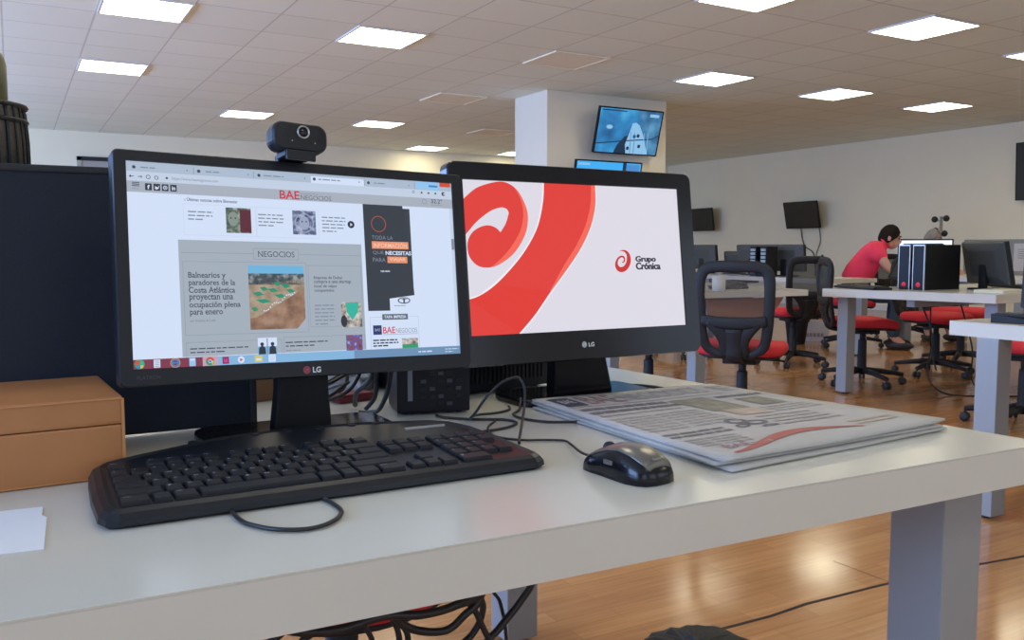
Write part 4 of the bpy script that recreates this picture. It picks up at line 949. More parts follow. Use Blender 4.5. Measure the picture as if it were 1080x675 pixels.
# woven vessel at the left edge
v = empty('wicker_basket', (-0.045, 1.75, DZ), 0, 'dark ribbed wicker basket standing behind the divider at the left edge', 'basket'); v.scale = (1, 1, 0.978)
b = MB(); b.lathe([(0.070, 0), (0.080, 0.05), (0.086, 0.2), (0.088, 0.33), (0.085, 0.395), (0.078, 0.41), (0.0745, 0.42)], M['wicker'], n=36); b.build('woven_foot', v)
b = MB(); b.lathe([(0.0740, 0.42), (0.073, 0.50), (0.071, 0.527), (0.060, 0.535)], M['wickerbrown'], n=36); b.build('woven_body', v)
b = MB()
for i in range(28):
    a = 2*PI*i/28; b.tube([(0.078*math.cos(a), 0.078*math.sin(a), 0.41), (0.077*math.cos(a), 0.077*math.sin(a), 0.47), (0.074*math.cos(a), 0.074*math.sin(a), 0.52), (0.066*math.cos(a), 0.066*math.sin(a), 0.535)], 0.0030 if i % 4 == 0 else 0.0022, M['wicker'], 6)
for z_ in (0.415, 0.425, 0.505, 0.53): b.tube([(0.0765*math.cos(2*PI*i/28), 0.0765*math.sin(2*PI*i/28), z_) for i in range(29)], 0.004, M['wicker'], 6)
b.build('cane_rib', v)
v = empty('glass_bottle', (-0.045, 1.75, DZ+0.5235), 0, 'olive green bottle standing on top of the wicker basket at the left edge', 'bottle')
b = MB(); b.lathe([(0.044, 0.0), (0.050, 0.006), (0.050, 0.065), (0.046, 0.082), (0.022, 0.10), (0.014, 0.115), (0.014, 0.14)], M['olive'], n=28); b.build('bottle_body', v)
b = MB(); b.lathe([(0.016, 0.138), (0.016, 0.152), (0.012, 0.155)], M['softblack'], n=20); b.build('cap', v)

# ------------------------------------------------------------------ under the near desk
st = empty('office_stool', (0.50, 1.52, 0), 0, 'red seated swivel stool under the near desk behind hanging cables', 'stool')
def star_base(e, rad=0.29, rot=0.0, m=None):
    m = m or M['chairblack']
    for i in range(5):
        a = rot+2*PI*i/5; ca, sa = math.cos(a), math.sin(a)
        l = MB(); l.tube([(0.03*ca, 0.03*sa, 0.105), (rad*0.5*ca, rad*0.5*sa, 0.098), (rad*ca, rad*sa, 0.075)], [0.029, 0.024, 0.018], m, 8, flat=0.85)
        lo = l.build('base_arm', e)
        c = MB(); cx, cy = rad*ca, rad*sa; px, py = -sa, ca
        for sgn in (-1, 1):
            c.lathe([(0.010, -0.008), (0.0265, -0.008), (0.0275, 0), (0.0265, 0.008), (0.010, 0.008)], M['legfoot'], T=Matrix.Translation((cx+px*0.014*sgn, cy+py*0.014*sgn, 0.0275)) @ Matrix.Rotation(a+PI/2, 4, 'Z') @ Matrix.Rotation(R(90), 4, 'Y'), n=14)
        c.tube([(cx, cy, 0.03), (cx, cy, 0.085)], 0.008, M['legfoot'], 6)
        c.build('caster', lo)
    b = MB(); b.lathe([(0.042, 0.08), (0.038, 0.125), (0.034, 0.13), (0.030, 0.33), (0.027, 0.335)], m, n=16); b.lathe([(0.022, 0.32), (0.022, 0.40)], m, n=12); b.build('gas_lift', e)
star_base(st, 0.26, 0.3)
b = MB(); b.lathe([(0.02, 0.395), (0.17, 0.40), (0.215, 0.415), (0.225, 0.43), (0.215, 0.452), (0.17, 0.46), (0.02, 0.462)], M['red'], n=28); b.build('seat', st)
b = MB(); b.lathe([(0.10, 0.385), (0.19, 0.393), (0.212, 0.408), (0.19, 0.410), (0.05, 0.400)], M['chairblack'], n=28); b.build('seat_shell', st)
bn = empty('waste_bin', (1.235, 1.37, 0), 0, 'round black waste bin with a black liner on the floor under the near desk', 'bin')
b = MB(); b.lathe([(0.10, 0), (0.112, 0.05), (0.122, 0.155), (0.125, 0.16), (0.118, 0.16), (0.11, 0.02)], M['softblack'], n=28, cap=True); b.build('bin_body', bn)
b = MB(); rd = random.Random(9); n_ = 40; loops = []
for (r0, z0) in ((0.127, 0.12), (0.130, 0.158), (0.124, 0.172), (0.10, 0.180), (0.05, 0.184), (0.012, 0.182)):
    loops.append([((r0+rd.uniform(-0.004, 0.004))*math.cos(2*PI*j/n_), (r0+rd.uniform(-0.004, 0.004))*math.sin(2*PI*j/n_), z0+rd.uniform(-0.006, 0.006)) for j in range(n_)])
b.loft(loops, M['wicker']); b.build('bin_liner', bn)
ucab = [
 ([(0.20, 0.93, 0.676), (0.242, 0.92, 0.640), (0.254, 0.91, 0.622), (0.303, 0.92, 0.610), (0.349, 0.91, 0.619), (0.394, 0.91, 0.611), (0.441, 0.92, 0.608), (0.475, 0.90, 0.632), (0.53, 0.93, 0.676)], 0.0055, 'thick black cable sagging along under the near desk edge'),
 ([(0.34, 0.93, 0.676), (0.352, 0.93, 0.640), (0.368, 0.925, 0.608), (0.395, 0.93, 0.585), (0.437, 0.935, 0.573), (0.461, 0.93, 0.590), (0.483, 0.93, 0.610), (0.52, 0.95, 0.676)], 0.0050, 'black cable in a deeper sag below the thick one under the desk edge'),
 ([(0.45, 0.94, 0.676), (0.465, 0.945, 0.612), (0.485, 0.95, 0.581), (0.501, 0.95, 0.547), (0.525, 0.95, 0.50), (0.56, 0.96, 0.38), (0.58, 0.98, 0.2)], 0.0040, 'black cable crossing down to the right just left of the rear desk leg'),
 ([(0.49, 0.97, 0.676), (0.500, 0.97, 0.601), (0.506, 0.97, 0.572), (0.492, 0.97, 0.544), (0.453, 0.965, 0.520), (0.40, 0.98, 0.44), (0.38, 1.0, 0.3)], 0.0045, 'black cable swinging down to the left before the rear desk leg'),
 ([(0.60, 0.98, 0.676), (0.592, 0.985, 0.597), (0.574, 0.99, 0.563), (0.542, 0.99, 0.533), (0.510, 0.985, 0.505), (0.48, 0.99, 0.40), (0.47, 1.0, 0.25)], 0.0050, 'thick black cable crossing down to the left in front of the rear desk leg'),
 ([(0.525, 1.0, 0.676), (0.533, 1.0, 0.592), (0.551, 1.005, 0.557), (0.563, 1.01, 0.488), (0.56, 1.01, 0.3)], 0.0025, 'thin black cable hanging over the face of the rear desk leg'),
 ([(0.36, 1.02, 0.676), (0.370, 1.02, 0.584), (0.366, 1.02, 0.563), (0.378, 1.02, 0.524), (0.38, 1.02, 0.40)], 0.0035, 'black cable hanging straight down at the left of the bundle'),
 ([(0.37, 1.04, 0.676), (0.385, 1.04, 0.578), (0.411, 1.04, 0.553), (0.42, 1.04, 0.509), (0.41, 1.04, 0.40)], 0.0042, 'black cable hanging in the middle of the bundle under the desk'),
 ([(0.385, 1.065, 0.676), (0.399, 1.06, 0.570), (0.428, 1.06, 0.538), (0.441, 1.06, 0.498), (0.43, 1.06, 0.35)], 0.0042, 'black cable hanging at the right of the bundle under the desk'),
 ([(0.31, 1.09, 0.676), (0.302, 1.09, 0.60), (0.294, 1.085, 0.567), (0.281, 1.08, 0.553), (0.262, 1.08, 0.538), (0.24, 1.08, 0.50), (0.23, 1.08, 0.35)], 0.0065, 'thickest black cable with a plug, farthest left under the desk'),
 ([(0.385, 1.11, 0.676), (0.376, 1.11, 0.575), (0.349, 1.11, 0.538), (0.325, 1.11, 0.525), (0.303, 1.11, 0.505), (0.28, 1.11, 0.40)], 0.0045, 'black cable arching down to the left under the desk')]
for p, r_, lb in ucab: cable([(x, y, z if z > 0.66 else z-0.012) for x, y, z in p], r_, lb, group='cables hanging under the near desk')

# ------------------------------------------------------------------ office chairs
def office_chair(label, group, dense=False, backh=0.5, meshmat=None):
    e = empty('office_chair', (0, 0, 0), 0, label, 'chair', group)
    star_base(e, 0.30, 0.35)
    b = MB(); b.box((-0.09, -0.12, 0.385), (0.09, 0.10, 0.42), M['chairblack'], bev=0.01); b.tube([(0.08, 0, 0.405), (0.20, 0.0, 0.405), (0.23, 0, 0.40)], 0.007, M['chairblack'], 6); b.build('tilt_mechanism', e)
    s = MB(); loops = []
    for (k_, z_) in ((0.86, 0.435), (0.97, 0.445), (1.0, 0.465), (0.985, 0.488), (0.90, 0.502), (0.6, 0.505)):
        pts = rrect(0.47*k_, 0.46*k_, 0.13*k_, 6)
        loops.append([(x, y, z_-max(0, y-0.12)*0.16) for x, y in pts])
    s.loft(loops, M['red'], smooth=True); s.build('seat', e)
    s = MB(); loops = [[(x, y, z_-max(0, y-0.12)*0.16) for x, y in rrect(0.47*k_, 0.46*k_, 0.13*k_, 6)] for k_, z_ in ((0.5, 0.415), (0.85, 0.422), (0.95, 0.436), (0.9, 0.442))]
    s.loft(loops, M['chairblack'], smooth=True); s.build('seat_shell', e)
    # back: outline in x,z, curved in y
    zb, zt = 0.435, 0.955
    def bp(x, z): 
        t = (z-zb)/(zt-zb); return (x, -0.245-0.05*t+0.35*x*x-0.03*math.sin(PI*t), z)
    def ribbon(f, pts, w, d, m, closed=False, sub=3, nrm=Vector((0, 1, 0)), n=8):
        P_ = [Vector(p) for p in pts]
        if closed:
            k_ = len(P_); Q = smooth_path([P_[-1]]+P_+[P_[0], P_[1]], sub); Q = Q[sub:sub+k_*sub]
        else: Q = smooth_path(P_, sub)
        ws = w if isinstance(w, (list, tuple)) else [w]*len(P_)
        loops = []; L_ = len(Q)
        for i in range(L_):
            a = Q[(i-1) % L_] if closed else Q[max(i-1, 0)]; b_ = Q[(i+1) % L_] if closed else Q[min(i+1, L_-1)]
            t = (b_-a).normalized(); sd_ = t.cross(nrm).normalized(); nn_ = sd_.cross(t).normalized()
            fi = i/sub; i0 = int(fi) % len(ws); i1 = (i0+1) % len(ws) if closed else min(i0+1, len(ws)-1); w__ = ws[i0]+(ws[i1]-ws[i0])*(fi-int(fi))
            loops.append([Q[i]+sd_*w__*math.copysign(abs(math.cos(2*PI*j/n+PI/8))**0.6, math.cos(2*PI*j/n+PI/8))+nn_*d*math.sin(2*PI*j/n+PI/8) for j in range(n)])
        if closed: loops.append(loops[0])
        f.loft(loops, m, not closed, True)
    zt = 0.955; zb = 0.435
    ctrl = [(0, zt-0.03), (0.095, zt-0.031), (0.152, zt-0.045), (0.178, zt-0.09), (0.183, zt-0.18), (0.174, zb+0.17), (0.152, zb+0.065), (0.10, zb+0.026), (0.05, zb+0.016)]
    full = ctrl+[(0, zb+0.014)]+[(-x, z) for x, z in reversed(ctrl[1:])]
    f = MB(); ribbon(f, [bp(x, z) for x, z in full], [0.034, 0.032, 0.032, 0.031, 0.029, 0.029, 0.027, 0.022, 0.020, 0.020, 0.020, 0.022, 0.027, 0.029, 0.029, 0.031, 0.032, 0.032], 0.013, M['chairblack'], True, 4)
    f.build('back_frame', e)
    f = MB(); o3 = lambda x, z, y=-0.008: Vector(bp(x, z))+Vector((0, y, 0))
    ribbon(f, [o3(-0.17, zb+0.205), o3(-0.095, zb+0.195), o3(0, zb+0.19), o3(0.095, zb+0.195), o3(0.17, zb+0.205)], [0.030, 0.032, 0.036, 0.032, 0.030], 0.011, M['chairblack'], False, 4)
    for sg in (-1, 1):
        ribbon(f, [o3(sg*0.135, zb+0.20), o3(sg*0.080, zb+0.15), o3(sg*0.045, zb+0.09), o3(sg*0.040, zb+0.01)], [0.026, 0.034, 0.036, 0.040], 0.012, M['chairblack'], False, 4)
    f.tube([o3(0, zb+0.16), o3(0, zb+0.06), (0, -0.245, 0.425), (0, -0.08, 0.40)], [0.050, 0.050, 0.045, 0.035], M['chairblack'], 8, flat=0.35, sub=4)
    f.build('back_support', e)
    ctrl = [(0, zt)]+ctrl[1:]
    g = MB(); NX, NZ = 12, 12; vs_ = []; 
    for j in range(NZ+1):
        z_ = zb+(zt-zb)*j/NZ
        # half width at this height
        hw = 0.0
        for (xa, za), (xb, zb_) in zip(ctrl[:-1], ctrl[1:]):
            if min(za, zb_) <= z_ <= max(za, zb_): hw = max(hw, xa+(xb-xa)*((z_-za)/(zb_-za) if zb_ != za else 0))
        hw = max(hw, 0.02)
        for i in range(NX+1):
            x_ = -hw+2*hw*i/NX; p = bp(x_, z_); vs_.append((p[0], p[1]+0.004, p[2]))
    fs_ = [(j*(NX+1)+i, j*(NX+1)+i+1, (j+1)*(NX+1)+i+1, (j+1)*(NX+1)+i) for j in range(NZ) for i in range(NX)]
    g.add(vs_, fs_, meshmat or M['chairmesh'], True); g.build('back_mesh', e)
    return e
chA = office_chair('black mesh-back office chair with red seat, nearest one, right beside the right screen', 'red and black office chairs')
def place(o, x, y, deg, label):
    o.location = (x, y, 0); o.rotation_euler = (0, 0, R(deg)); o['label'] = label; return o
place(chA, 3.54, 3.635, -54, chA['label'])
MC = M['chairmesh2']
def dup(x, y, deg, label, dense=True):
    c = copy_tree(chA); place(c, x, y, deg, label)
    if dense:
        for ch in ALL():
            if ch.parent == c and ch.name.startswith('back_mesh'):
                ch.data = DENSE
    return c
mo = [o for o in ALL() if o.parent == chA and o.name.startswith('back_mesh')][0]
DENSE = mo.data.copy(); DENSE.materials.clear(); DENSE.materials.append(MC)
dup(5.94, 5.49, -22, 'black arched mesh-back chair in the middle distance, left of the desk with computer towers')
dup(5.55, 4.45, -126, 'red seated chair pushed sideways behind the square leg of the desk with computer towers')
dup(6.48, 4.49, 170, 'red seated chair under the desk directly below the computer towers')
dup(7.20, 4.75, 185, 'red seated chair under the desk, right of the one below the computer towers')
dup(5.0, 2.90, 20, 'red seated chair cut by the right edge behind the right-hand desk corner')
dup(3.42, 4.32, -62, 'chair hidden by the right near screen, only its column and base showing below')
dup(5.45, 6.45, -140, 'red seated chair between the mug desk and the far row of monitors')
dup(7.53, 6.19, -138, 'red chair on which the man in the red polo sits')
dup(8.97, 6.62, 168, 'chair of the grey-haired person behind the computer towers')

# ------------------------------------------------------------------ far computers
def far_monitor(x, y, z, yaw, w, h, label, facing_screen=None, tilt=0.12, hgt=0.12, group='monitors on the background desks'):
    """local front is -y, so yaw 0 shows its front to -Y"""
    e = empty('computer_monitor', (x, y, z), yaw, label, 'monitor', group)
    T = Matrix.Translation((0, 0, hgt+h/2)) @ Matrix.Rotation(-tilt, 4, 'X')
    f = MB(); fr = [(a, b_) for a, b_ in rrect(w, h, 0.008, 3)]
    inn = rrect(w-0.03, h-0.03, 0.002, 3)
    f.loft([[(a, 0.02, c) for a, c in fr], [(a, -0.012, c) for a, c in fr], [(a, -0.012, c) for a, c in inn], [(a, -0.008, c) for a, c in inn]], M['black'], cap=False, T=T); f.build('bezel', e)
    f = MB(); f.loft([[(a, 0.019, c) for a, c in fr], [(a*0.97, 0.03, c*0.96) for a, c in fr], [(a*0.6, 0.045, c*0.6) for a, c in fr]], M['monback'], T=T); f.build('back_shell', e)
    f = MB(); f.box((-w/2+0.014, -0.0085, -h/2+0.014), (w/2-0.014, -0.006, h/2-0.014), facing_screen or M['tvback'], T=T); f.build('screen', e)
    f = MB(); f.box((-0.035, 0.02, 0.01), (0.035, 0.045, hgt+h*0.45), M['black'], bev=0.004); f.build('neck', e)
    f = MB(); f.prism(rrect(0.24, 0.18, 0.05, 5), 0, 0.012, M['black'], bev=0.003); f.build('stand_base', e)
    return e
SWH = G('far_screen_white', (0.85, 0.95, 1.0), 1.1)
far_monitor(5.74, 3.61, DZ, R(65), 0.47, 0.29, 'grey-backed monitor standing right of the two computer towers', hgt=0.04, tilt=0.2)
far_monitor(5.75, 4.17, DZ, R(-108), 0.44, 0.29, 'tilted dark monitor between the man in red and the computer towers', tilt=0.45, hgt=0.035)
far_monitor(6.45, 3.98, DZ, R(200), 0.42, 0.22, 'low dark monitor at the right behind the grey-backed monitor', hgt=0.03)
far_monitor(8.20, 5.84, DZ, R(-54), 0.52, 0.28, 'monitor with a bright white screen just showing above the computer towers', facing_screen=SWH, hgt=0.097, tilt=0.02)
far_monitor(3.545, 1.84, DZ, R(-92), 0.48, 0.27, 'black monitor cut by the right edge on the nearest right desk', hgt=0.04, tilt=0.05)
for (x, y, w_, h_, hg, yw, lb) in ((6.80, 6.40, 0.46, 0.27, 0.05, 96, 'grey-backed monitor at the right end of the far row, left of the arched chair'),
                           (6.85, 6.90, 0.44, 0.27, 0.05, 90, 'dark monitor in the far row behind two pale computer grilles'),
                           (6.80, 7.62, 0.44, 0.27, 0.05, 90, 'dark monitor at the left end of the far row next to the right near screen'),
                           (6.93, 7.27, 0.26, 0.20, 0.05, 90, 'small dark monitor in the far row between two larger ones')):
    far_monitor(x, y, DZ, R(yw), w_, h_, lb, hgt=hg)
def tower(x, y, rz, label, w_=0.09, d_=0.38, h_=0.305, front='silver', logo=True, group=None):
    e = empty('desktop_tower', (x, y, DZ), rz, label, 'computer', group)   # front faces -x, depth along +x
    b = MB(); b.box((0.004, -w_/2, 0), (d_, w_/2, h_), M['towerside'], bev=0.003); b.build('case', e)
    if front == 'silver':
        b = MB(); t = 0.006
        b.box((-0.006, -w_/2, 0), (0.006, -w_/2+t, h_), M['silver'], bev=0.002); b.box((-0.006, w_/2-t, 0), (0.006, w_/2, h_), M['silver'], bev=0.002); b.box((-0.006, -w_/2, h_-0.008), (0.006, w_/2, h_), M['silver'])
        tag(b.build('front_trim', e), 'silver edge strips')
        b = MB(); b.box((-0.003, -w_/2+t, 0.004), (0.004, w_/2-t, h_-0.008), M['tower']); b.build('front_panel', e)
        b = MB(); b.lathe([(0.017, 0), (0.016, 0.003)], mat('emblem_bright_red', (0.8, 0.03, 0.05), 0.4), T=Matrix.Translation((-0.003, 0, 0.035)) @ Matrix.Rotation(R(-90), 4, 'Y'), n=16); tag(b.build('emblem', e), 'round red emblem')
    else:
        b = MB()
        for i in range(7):
            b.box((-0.003, -w_/2+0.01, 0.03+i*0.037), (0.004, w_/2-0.01, 0.055+i*0.037), M['lightgrille'])
        b.build('rear_grille', e)
tower(5.31, 3.935, 0, 'left one of the two black computer towers with silver edges and red emblem')
tower(5.31, 3.825, 0, 'right one of the two black computer towers, its black side showing')
tower(6.50, 6.42, 0, 'computer with a pale grille, the right one of two in the far row of monitors', w_=0.08, d_=0.16, h_=0.30, front='g')
tower(6.50, 6.56, 0, 'computer with a pale grille, the left one of two in the far row of monitors', w_=0.08, d_=0.16, h_=0.30, front='g')
# keyboards and small things on the tower desk
def far_keyboard(x, y, rz, label, z=DZ):
    e = empty('keyboard', (x, y, z), rz, label, 'keyboard', 'keyboards on the background desks')
    b = MB(); b.box((-0.22, -0.075, 0), (0.22, 0.075, 0.018), M['kbd'], bev=0.005); b.build('keyboard_case', e)
    b = MB()
    for r0 in range(5): b.box((-0.205, -0.062+r0*0.025, 0.016), (0.205, -0.042+r0*0.025, 0.024), M['key'], bev=0.002)
    tag(b.build('key_block', e), kind='stuff')
far_keyboard(5.13, 4.13, R(75), 'black keyboard on the desk left of the computer towers')
far_keyboard(6.20, 3.66, R(65), 'black keyboard beyond the grey-backed monitor') 
b = MB(); b.prism(rrect(0.30, 0.20, 0.01, 3), 0, 0.018, M['yellownote'], bev=0.002); o = b.build('paper_stack'); o.location = (5.50, 3.36, DZ); tag(o, 'pale stack of papers in front of the grey-backed monitor', 'papers')
b = MB(); b.lathe([(0.035, 0), (0.045, 0.01), (0.05, 0.09), (0.04, 0.13), (0.02, 0.14)], M['black'], n=20); b.tube([(0.05, 0, 0.03), (0.085, 0, 0.05), (0.08, 0, 0.09), (0.048, 0, 0.10)], 0.006, M['black'], 8, sub=3)
o = b.build('coffee_jug'); o.location = (6.30, 3.42, DZ); tag(o, 'dark jug with a handle right of the grey-backed monitor', 'jug')
b = MB(); b.lathe([(0.018, 0), (0.018, 0.07), (0.006, 0.085), (0.006, 0.11)], M['glyph'], n=14); o = b.build('spray_bottle'); o.location = (6.66, 3.50, DZ); tag(o, 'small white bottle at the right of the tower desk', 'bottle')
mg = empty('coffee_mug', (4.06, 4.40, DZ), R(30), 'white mug on the desk seen through the chair back', 'mug')
b = MB(); b.lathe([(0.038, 0), (0.042, 0.004), (0.045, 0.10), (0.042, 0.10), (0.039, 0.008)], M['mug'], n=24); b.build('cup', mg)
b = MB(); b.tube([(0.043, 0, 0.025), (0.068, 0, 0.035), (0.07, 0, 0.065), (0.044, 0, 0.08)], 0.006, M['mug'], 8, sub=4); b.build('handle', mg)
b = MB(); b.tube([(0.01, 0.02, 0.01), (0.0, 0.0, 0.12)], 0.004, M['silver'], 6); o = b.build('spoon', mg)
lump('crumpled_cloth', (4.35, 4.62, DZ), 0.16, 0.10, 0.055, mat('cloth_grey', (0.10, 0.085, 0.08), 0.9), 'low heap of dark cloth on the mug desk', 'cloth', 12, 20, 0.2)
# objects on the nearest right desk
ph = empty('desk_phone', (3.31, 1.93, DZ), R(10), 'dark grey phone on the nearest right desk at the picture edge', 'phone')
b = MB(); b.loft([[(-0.08, -0.09, 0), (0.08, -0.09, 0), (0.08, 0.09, 0), (-0.08, 0.09, 0)], [(-0.08, -0.09, 0.012), (0.08, -0.09, 0.012), (0.08, 0.09, 0.035), (-0.08, 0.09, 0.035)]], M['bezel']); b.build('phone_body', ph, bevel=0.003)
b = MB(); b.box((-0.075, -0.08, 0.022), (-0.035, 0.08, 0.038), M['black'], bev=0.008); b.build('handset', ph)

# ------------------------------------------------------------------ televisions
def tv(c, yaw, tilt, w, h, label, arm_to, screen=None, roll=0, cat='television', group=None):
    """screen centre c; front is local -y; arm_to is the distance back to the wall"""
    base = Vector(c); e = empty('wall_television', base, yaw, label, cat, group)
    T = Matrix.Rotation(-tilt, 4, 'X') @ Matrix.Rotation(-roll, 4, 'Y')
    fr = rrect(w, h, 0.006, 3); inn = rrect(w-0.03, h-0.03, 0.002, 3)
    f = MB(); f.loft([[(a, 0.03, b_) for a, b_ in fr], [(a, -0.004, b_) for a, b_ in fr], [(a, -0.004, b_) for a, b_ in inn], [(a, 0.0, b_) for a, b_ in inn]], M['blackgloss'], cap=False, T=T); f.build('bezel', e)
    f = MB(); f.loft([[(a, 0.029, b_) for a, b_ in fr], [(a*0.97, 0.035, b_*0.95) for a, b_ in fr], [(a*0.7, 0.055, b_*0.6) for a, b_ in fr]], M['tvback'], T=T); f.build('back_shell', e)
    s = MB(); p_ = Page(s, w-0.03, h-0.03, T @ Matrix.Translation((0, -0.0005, 0)), 0.0004); p_.rect(0, 0, (w-0.03)*1000, (h-0.03)*1000, screen or M['tvback'], 0)
    a = MB(); cb_ = T @ Vector((0, 0.05, 0)); a.tube([cb_, (0, arm_to*0.7, -0.01), (0, arm_to-0.006, 0)], 0.018, M['legfoot'], 8); a.box((-0.06, arm_to-0.012, -0.09), (0.06, arm_to, 0.09), M['legfoot']); a.build('wall_bracket', e)
    return e, s, p_
TVB = glow_noise('tv_sky', [(0.01, 0.09, 0.25), (0.02, 0.22, 0.50), (0.08, 0.42, 0.72)], 3.2, loc=(0.3, 0.1, 0.5)); 
e, s, p = tv((6.28, 8.35, 2.367), 0.0, -0.275, 0.912, 0.528, 'television hung on the white column, its screen showing a blue sky and mast', 0.22, TVB)
WB = (0.882*1000, 0.498*1000)
TW = G('tv_pale', (0.25, 0.5, 0.75)); TK = G('tv_dark', (0.01, 0.03, 0.07)); TM = G('tv_mid', (0.06, 0.22, 0.42)); TD2 = glow_noise('tv_cloud_dark', [(0.01, 0.05, 0.12), (0.03, 0.15, 0.32), (0.10, 0.3, 0.5)], 5)
def R_(l, t, r, b_, m, L): p.rect(l*WB[0], t*WB[1], r*WB[0], b_*WB[1], m, L)
def Po(pts, m, L): p.poly([(a*WB[0], b_*WB[1]) for a, b_ in pts], m, L)
Po([(0.6, 0), (1, 0), (1, 1), (0.75, 1), (0.7, 0.4)], TD2, 1)
Po([(0.50, 1), (0.44, 0.78), (0.50, 0.6), (0.54, 0.3), (0.60, 0.28), (0.66, 0.34), (0.74, 0.55), (0.86, 1)], TW, 2)
Po([(0.30, 1), (0.34, 0.82), (0.44, 0.62), (0.50, 0.58), (0.47, 0.8), (0.50, 1)], TK, 3)
Po([(0, 0.80), (0.45, 0.70), (0.9, 0.62), (1, 0.52), (1, 0.54), (0.9, 0.645), (0.45, 0.725), (0, 0.825)], TK, 4)
for a_, b_ in ((0.52, 0.88), (0.60, 0.60), (0.66, 0.58), (0.70, 0.82)): p.disc(a_*WB[0], b_*WB[1], 22, TK, 4, 10)
for a_ in (0.56, 0.62, 0.78, 0.84): Po([(a_, 0.98), (a_-0.03, 0.5), (a_-0.022, 0.5), (a_+0.012, 0.98)], TM if a_ < 0.7 else TW, 5)
R_(0.80, 0.06, 0.95, 0.13, TW, 5); p.disc(0.18*WB[0], 0.42*WB[1], 45, TW, 2, 14, 24); R_(0.03, 0.03, 0.42, 0.055, TK, 3)
s.build('screen', e)
TVC = G('tv_cyan', (0.05, 0.40, 0.85))
e, s, p = tv((6.02, 8.40, 1.775), 0.0, -0.18, 0.93, 0.50, 'television with bright blue picture on the column, under the higher one', 0.17, TVC)
p.rect(20, 20, 180, 45, TW, 1); p.rect(640, 0, 690, 470, TK, 1); p.rect(690, 15, 880, 470, glow('tv_blue2', (0.06, 0.25, 0.6)), 1); s.build('screen', e)
e, s, p = tv((12.22, 11.18, 1.61), R(-94.3), -0.214, 0.82, 0.48, 'black television switched off on the right wall, cables hanging below', 0.22); s.build('screen', e)
e, s, p = tv((12.22, 13.85, 1.60), R(-94), -0.15, 0.86, 0.46, 'switched-off television on the right wall, partly hidden by the right near screen', 0.22); s.build('screen', e)
e, s, p = tv((12.30, 6.82, 2.09), R(-90), -0.05, 1.15, 0.80, 'black television just entering at the right edge of the picture, high on the wall', 0.14); s.build('screen', e)
cable([(12.40, 11.35, 1.45), (12.43, 11.33, 1.2), (12.43, 11.25, 1.05), (12.43, 11.05, 0.9), (12.43, 11.0, 0.4)], 0.009, 'left cable hanging from the switched-off television')
cable([(12.42, 10.95, 1.40), (12.43, 10.92, 1.15), (12.43, 11.0, 0.9), (12.43, 10.9, 0.75), (12.43, 10.95, 0.3)], 0.007, 'right thin cable hanging from the switched-off television')

# ------------------------------------------------------------------ coat stand, board, bin, box
cs = empty('coat_stand', (11.45, 7.92, 0), 0, 'coat stand with dark round knobs against the right wall', 'coat stand')
b = MB(); b.tube([(0, 0, 0.02), (0, 0, 1.47)], 0.022, M['silver'], 10); b.build('pole', cs)
b = MB(); b.lathe([(0.2, 0), (0.2, 0.02), (0.04, 0.035)], M['legfoot'], n=24); b.build('base', cs)
for (y, z_) in ((0.09, 1.43), (-0.09, 1.44), (0.07, 1.27), (-0.07, 1.23)):
    b = MB(); b.tube([(0, 0, z_-0.03), (0, y, z_)], 0.012, M['silver'], 6); b.lathe([(0.004, -0.045), (0.03, -0.034), (0.046, 0), (0.03, 0.034), (0.004, 0.045)], M['softblack'], (-0.02, y, z_), 14); b.build('hook_knob', cs)
wb = empty('notice_board', (12.44, 7.45, 0.95), 0, 'grey notice board with white sheets low on the right wall', 'notice board')
b = MB(); b.box((-0.02, -0.75, -0.35), (0.008, 0.75, 0.20), M['greyboard'], bev=0.004); b.build('board', wb)
for y in (0.32, -0.18, -0.6):
    b = MB(); b.box((-0.024, y-0.17, -0.25), (-0.0195, y+0.17, 0.14), M['paper'])
    for i in range(5): b.box((-0.0248, y-0.11, 0.05-i*0.03), (-0.0239, y+0.11, 0.06-i*0.03), M['ink'])
    b.build('pinned_sheet', wb)
bn = empty('waste_bin', (7.30, 6.70, 0), 0, 'black waste bin on the floor below the arched chair', 'bin')
b = MB(); b.lathe([(0.09, 0), (0.125, 0.28), (0.13, 0.285), (0.118, 0.28), (0.085, 0.01)], M['softblack'], n=24); b.build('bin_body', bn)
b = MB(); b.lathe([(0.133, 0.24), (0.134, 0.292), (0.12, 0.295), (0.115, 0.25)], M['black'], n=24, cap=False); b.build('bin_liner', bn)
cbx = empty('carton', (7.72, 6.85, 0), R(-35), 'white carton with orange contents on the floor by the far desks', 'box')
b = MB(); b.box((-0.15, -0.1, 0), (0.15, 0.1, 0.24), M['paper'], bev=0.003); b.words = None; b.build('carton_body', cbx)
b = MB(); b.box((-0.12, -0.09, 0.235), (0.12, 0.09, 0.285), M['orange'], bev=0.01); tag(b.build('contents', cbx), 'orange contents')
b = MB()
for i, x in enumerate((-0.10, -0.06, -0.02, 0.02, 0.06)): b.box((x, -0.102, 0.05), (x+0.03, -0.0995, 0.09), M['ink'])
b.build('printed_mark', cbx)
for i, (p_, lb) in enumerate((([(5.62, 3.735+0.3, 0.66), (5.66, 3.95, 0.4), (5.55, 3.9, 0.15), (5.62, 3.8, 0.012), (5.9, 3.55, 0.008), (6.3, 3.3, 0.008)], 'black cable hanging under the tower desk and trailing on the floor'),
                      ([(5.95, 3.95, 0.66), (6.05, 3.9, 0.3), (5.9, 3.8, 0.1), (5.75, 3.6, 0.008)], 'black cable looping down under the grey-backed monitor'),
                      ([(5.70, 4.0, 0.66), (5.68, 3.98, 0.45), (5.75, 4.02, 0.3), (5.72, 3.95, 0.15)], 'short black cable hanging under the computer towers'))):
    cable(p_, 0.006, lb, group='cables under the tower desk')

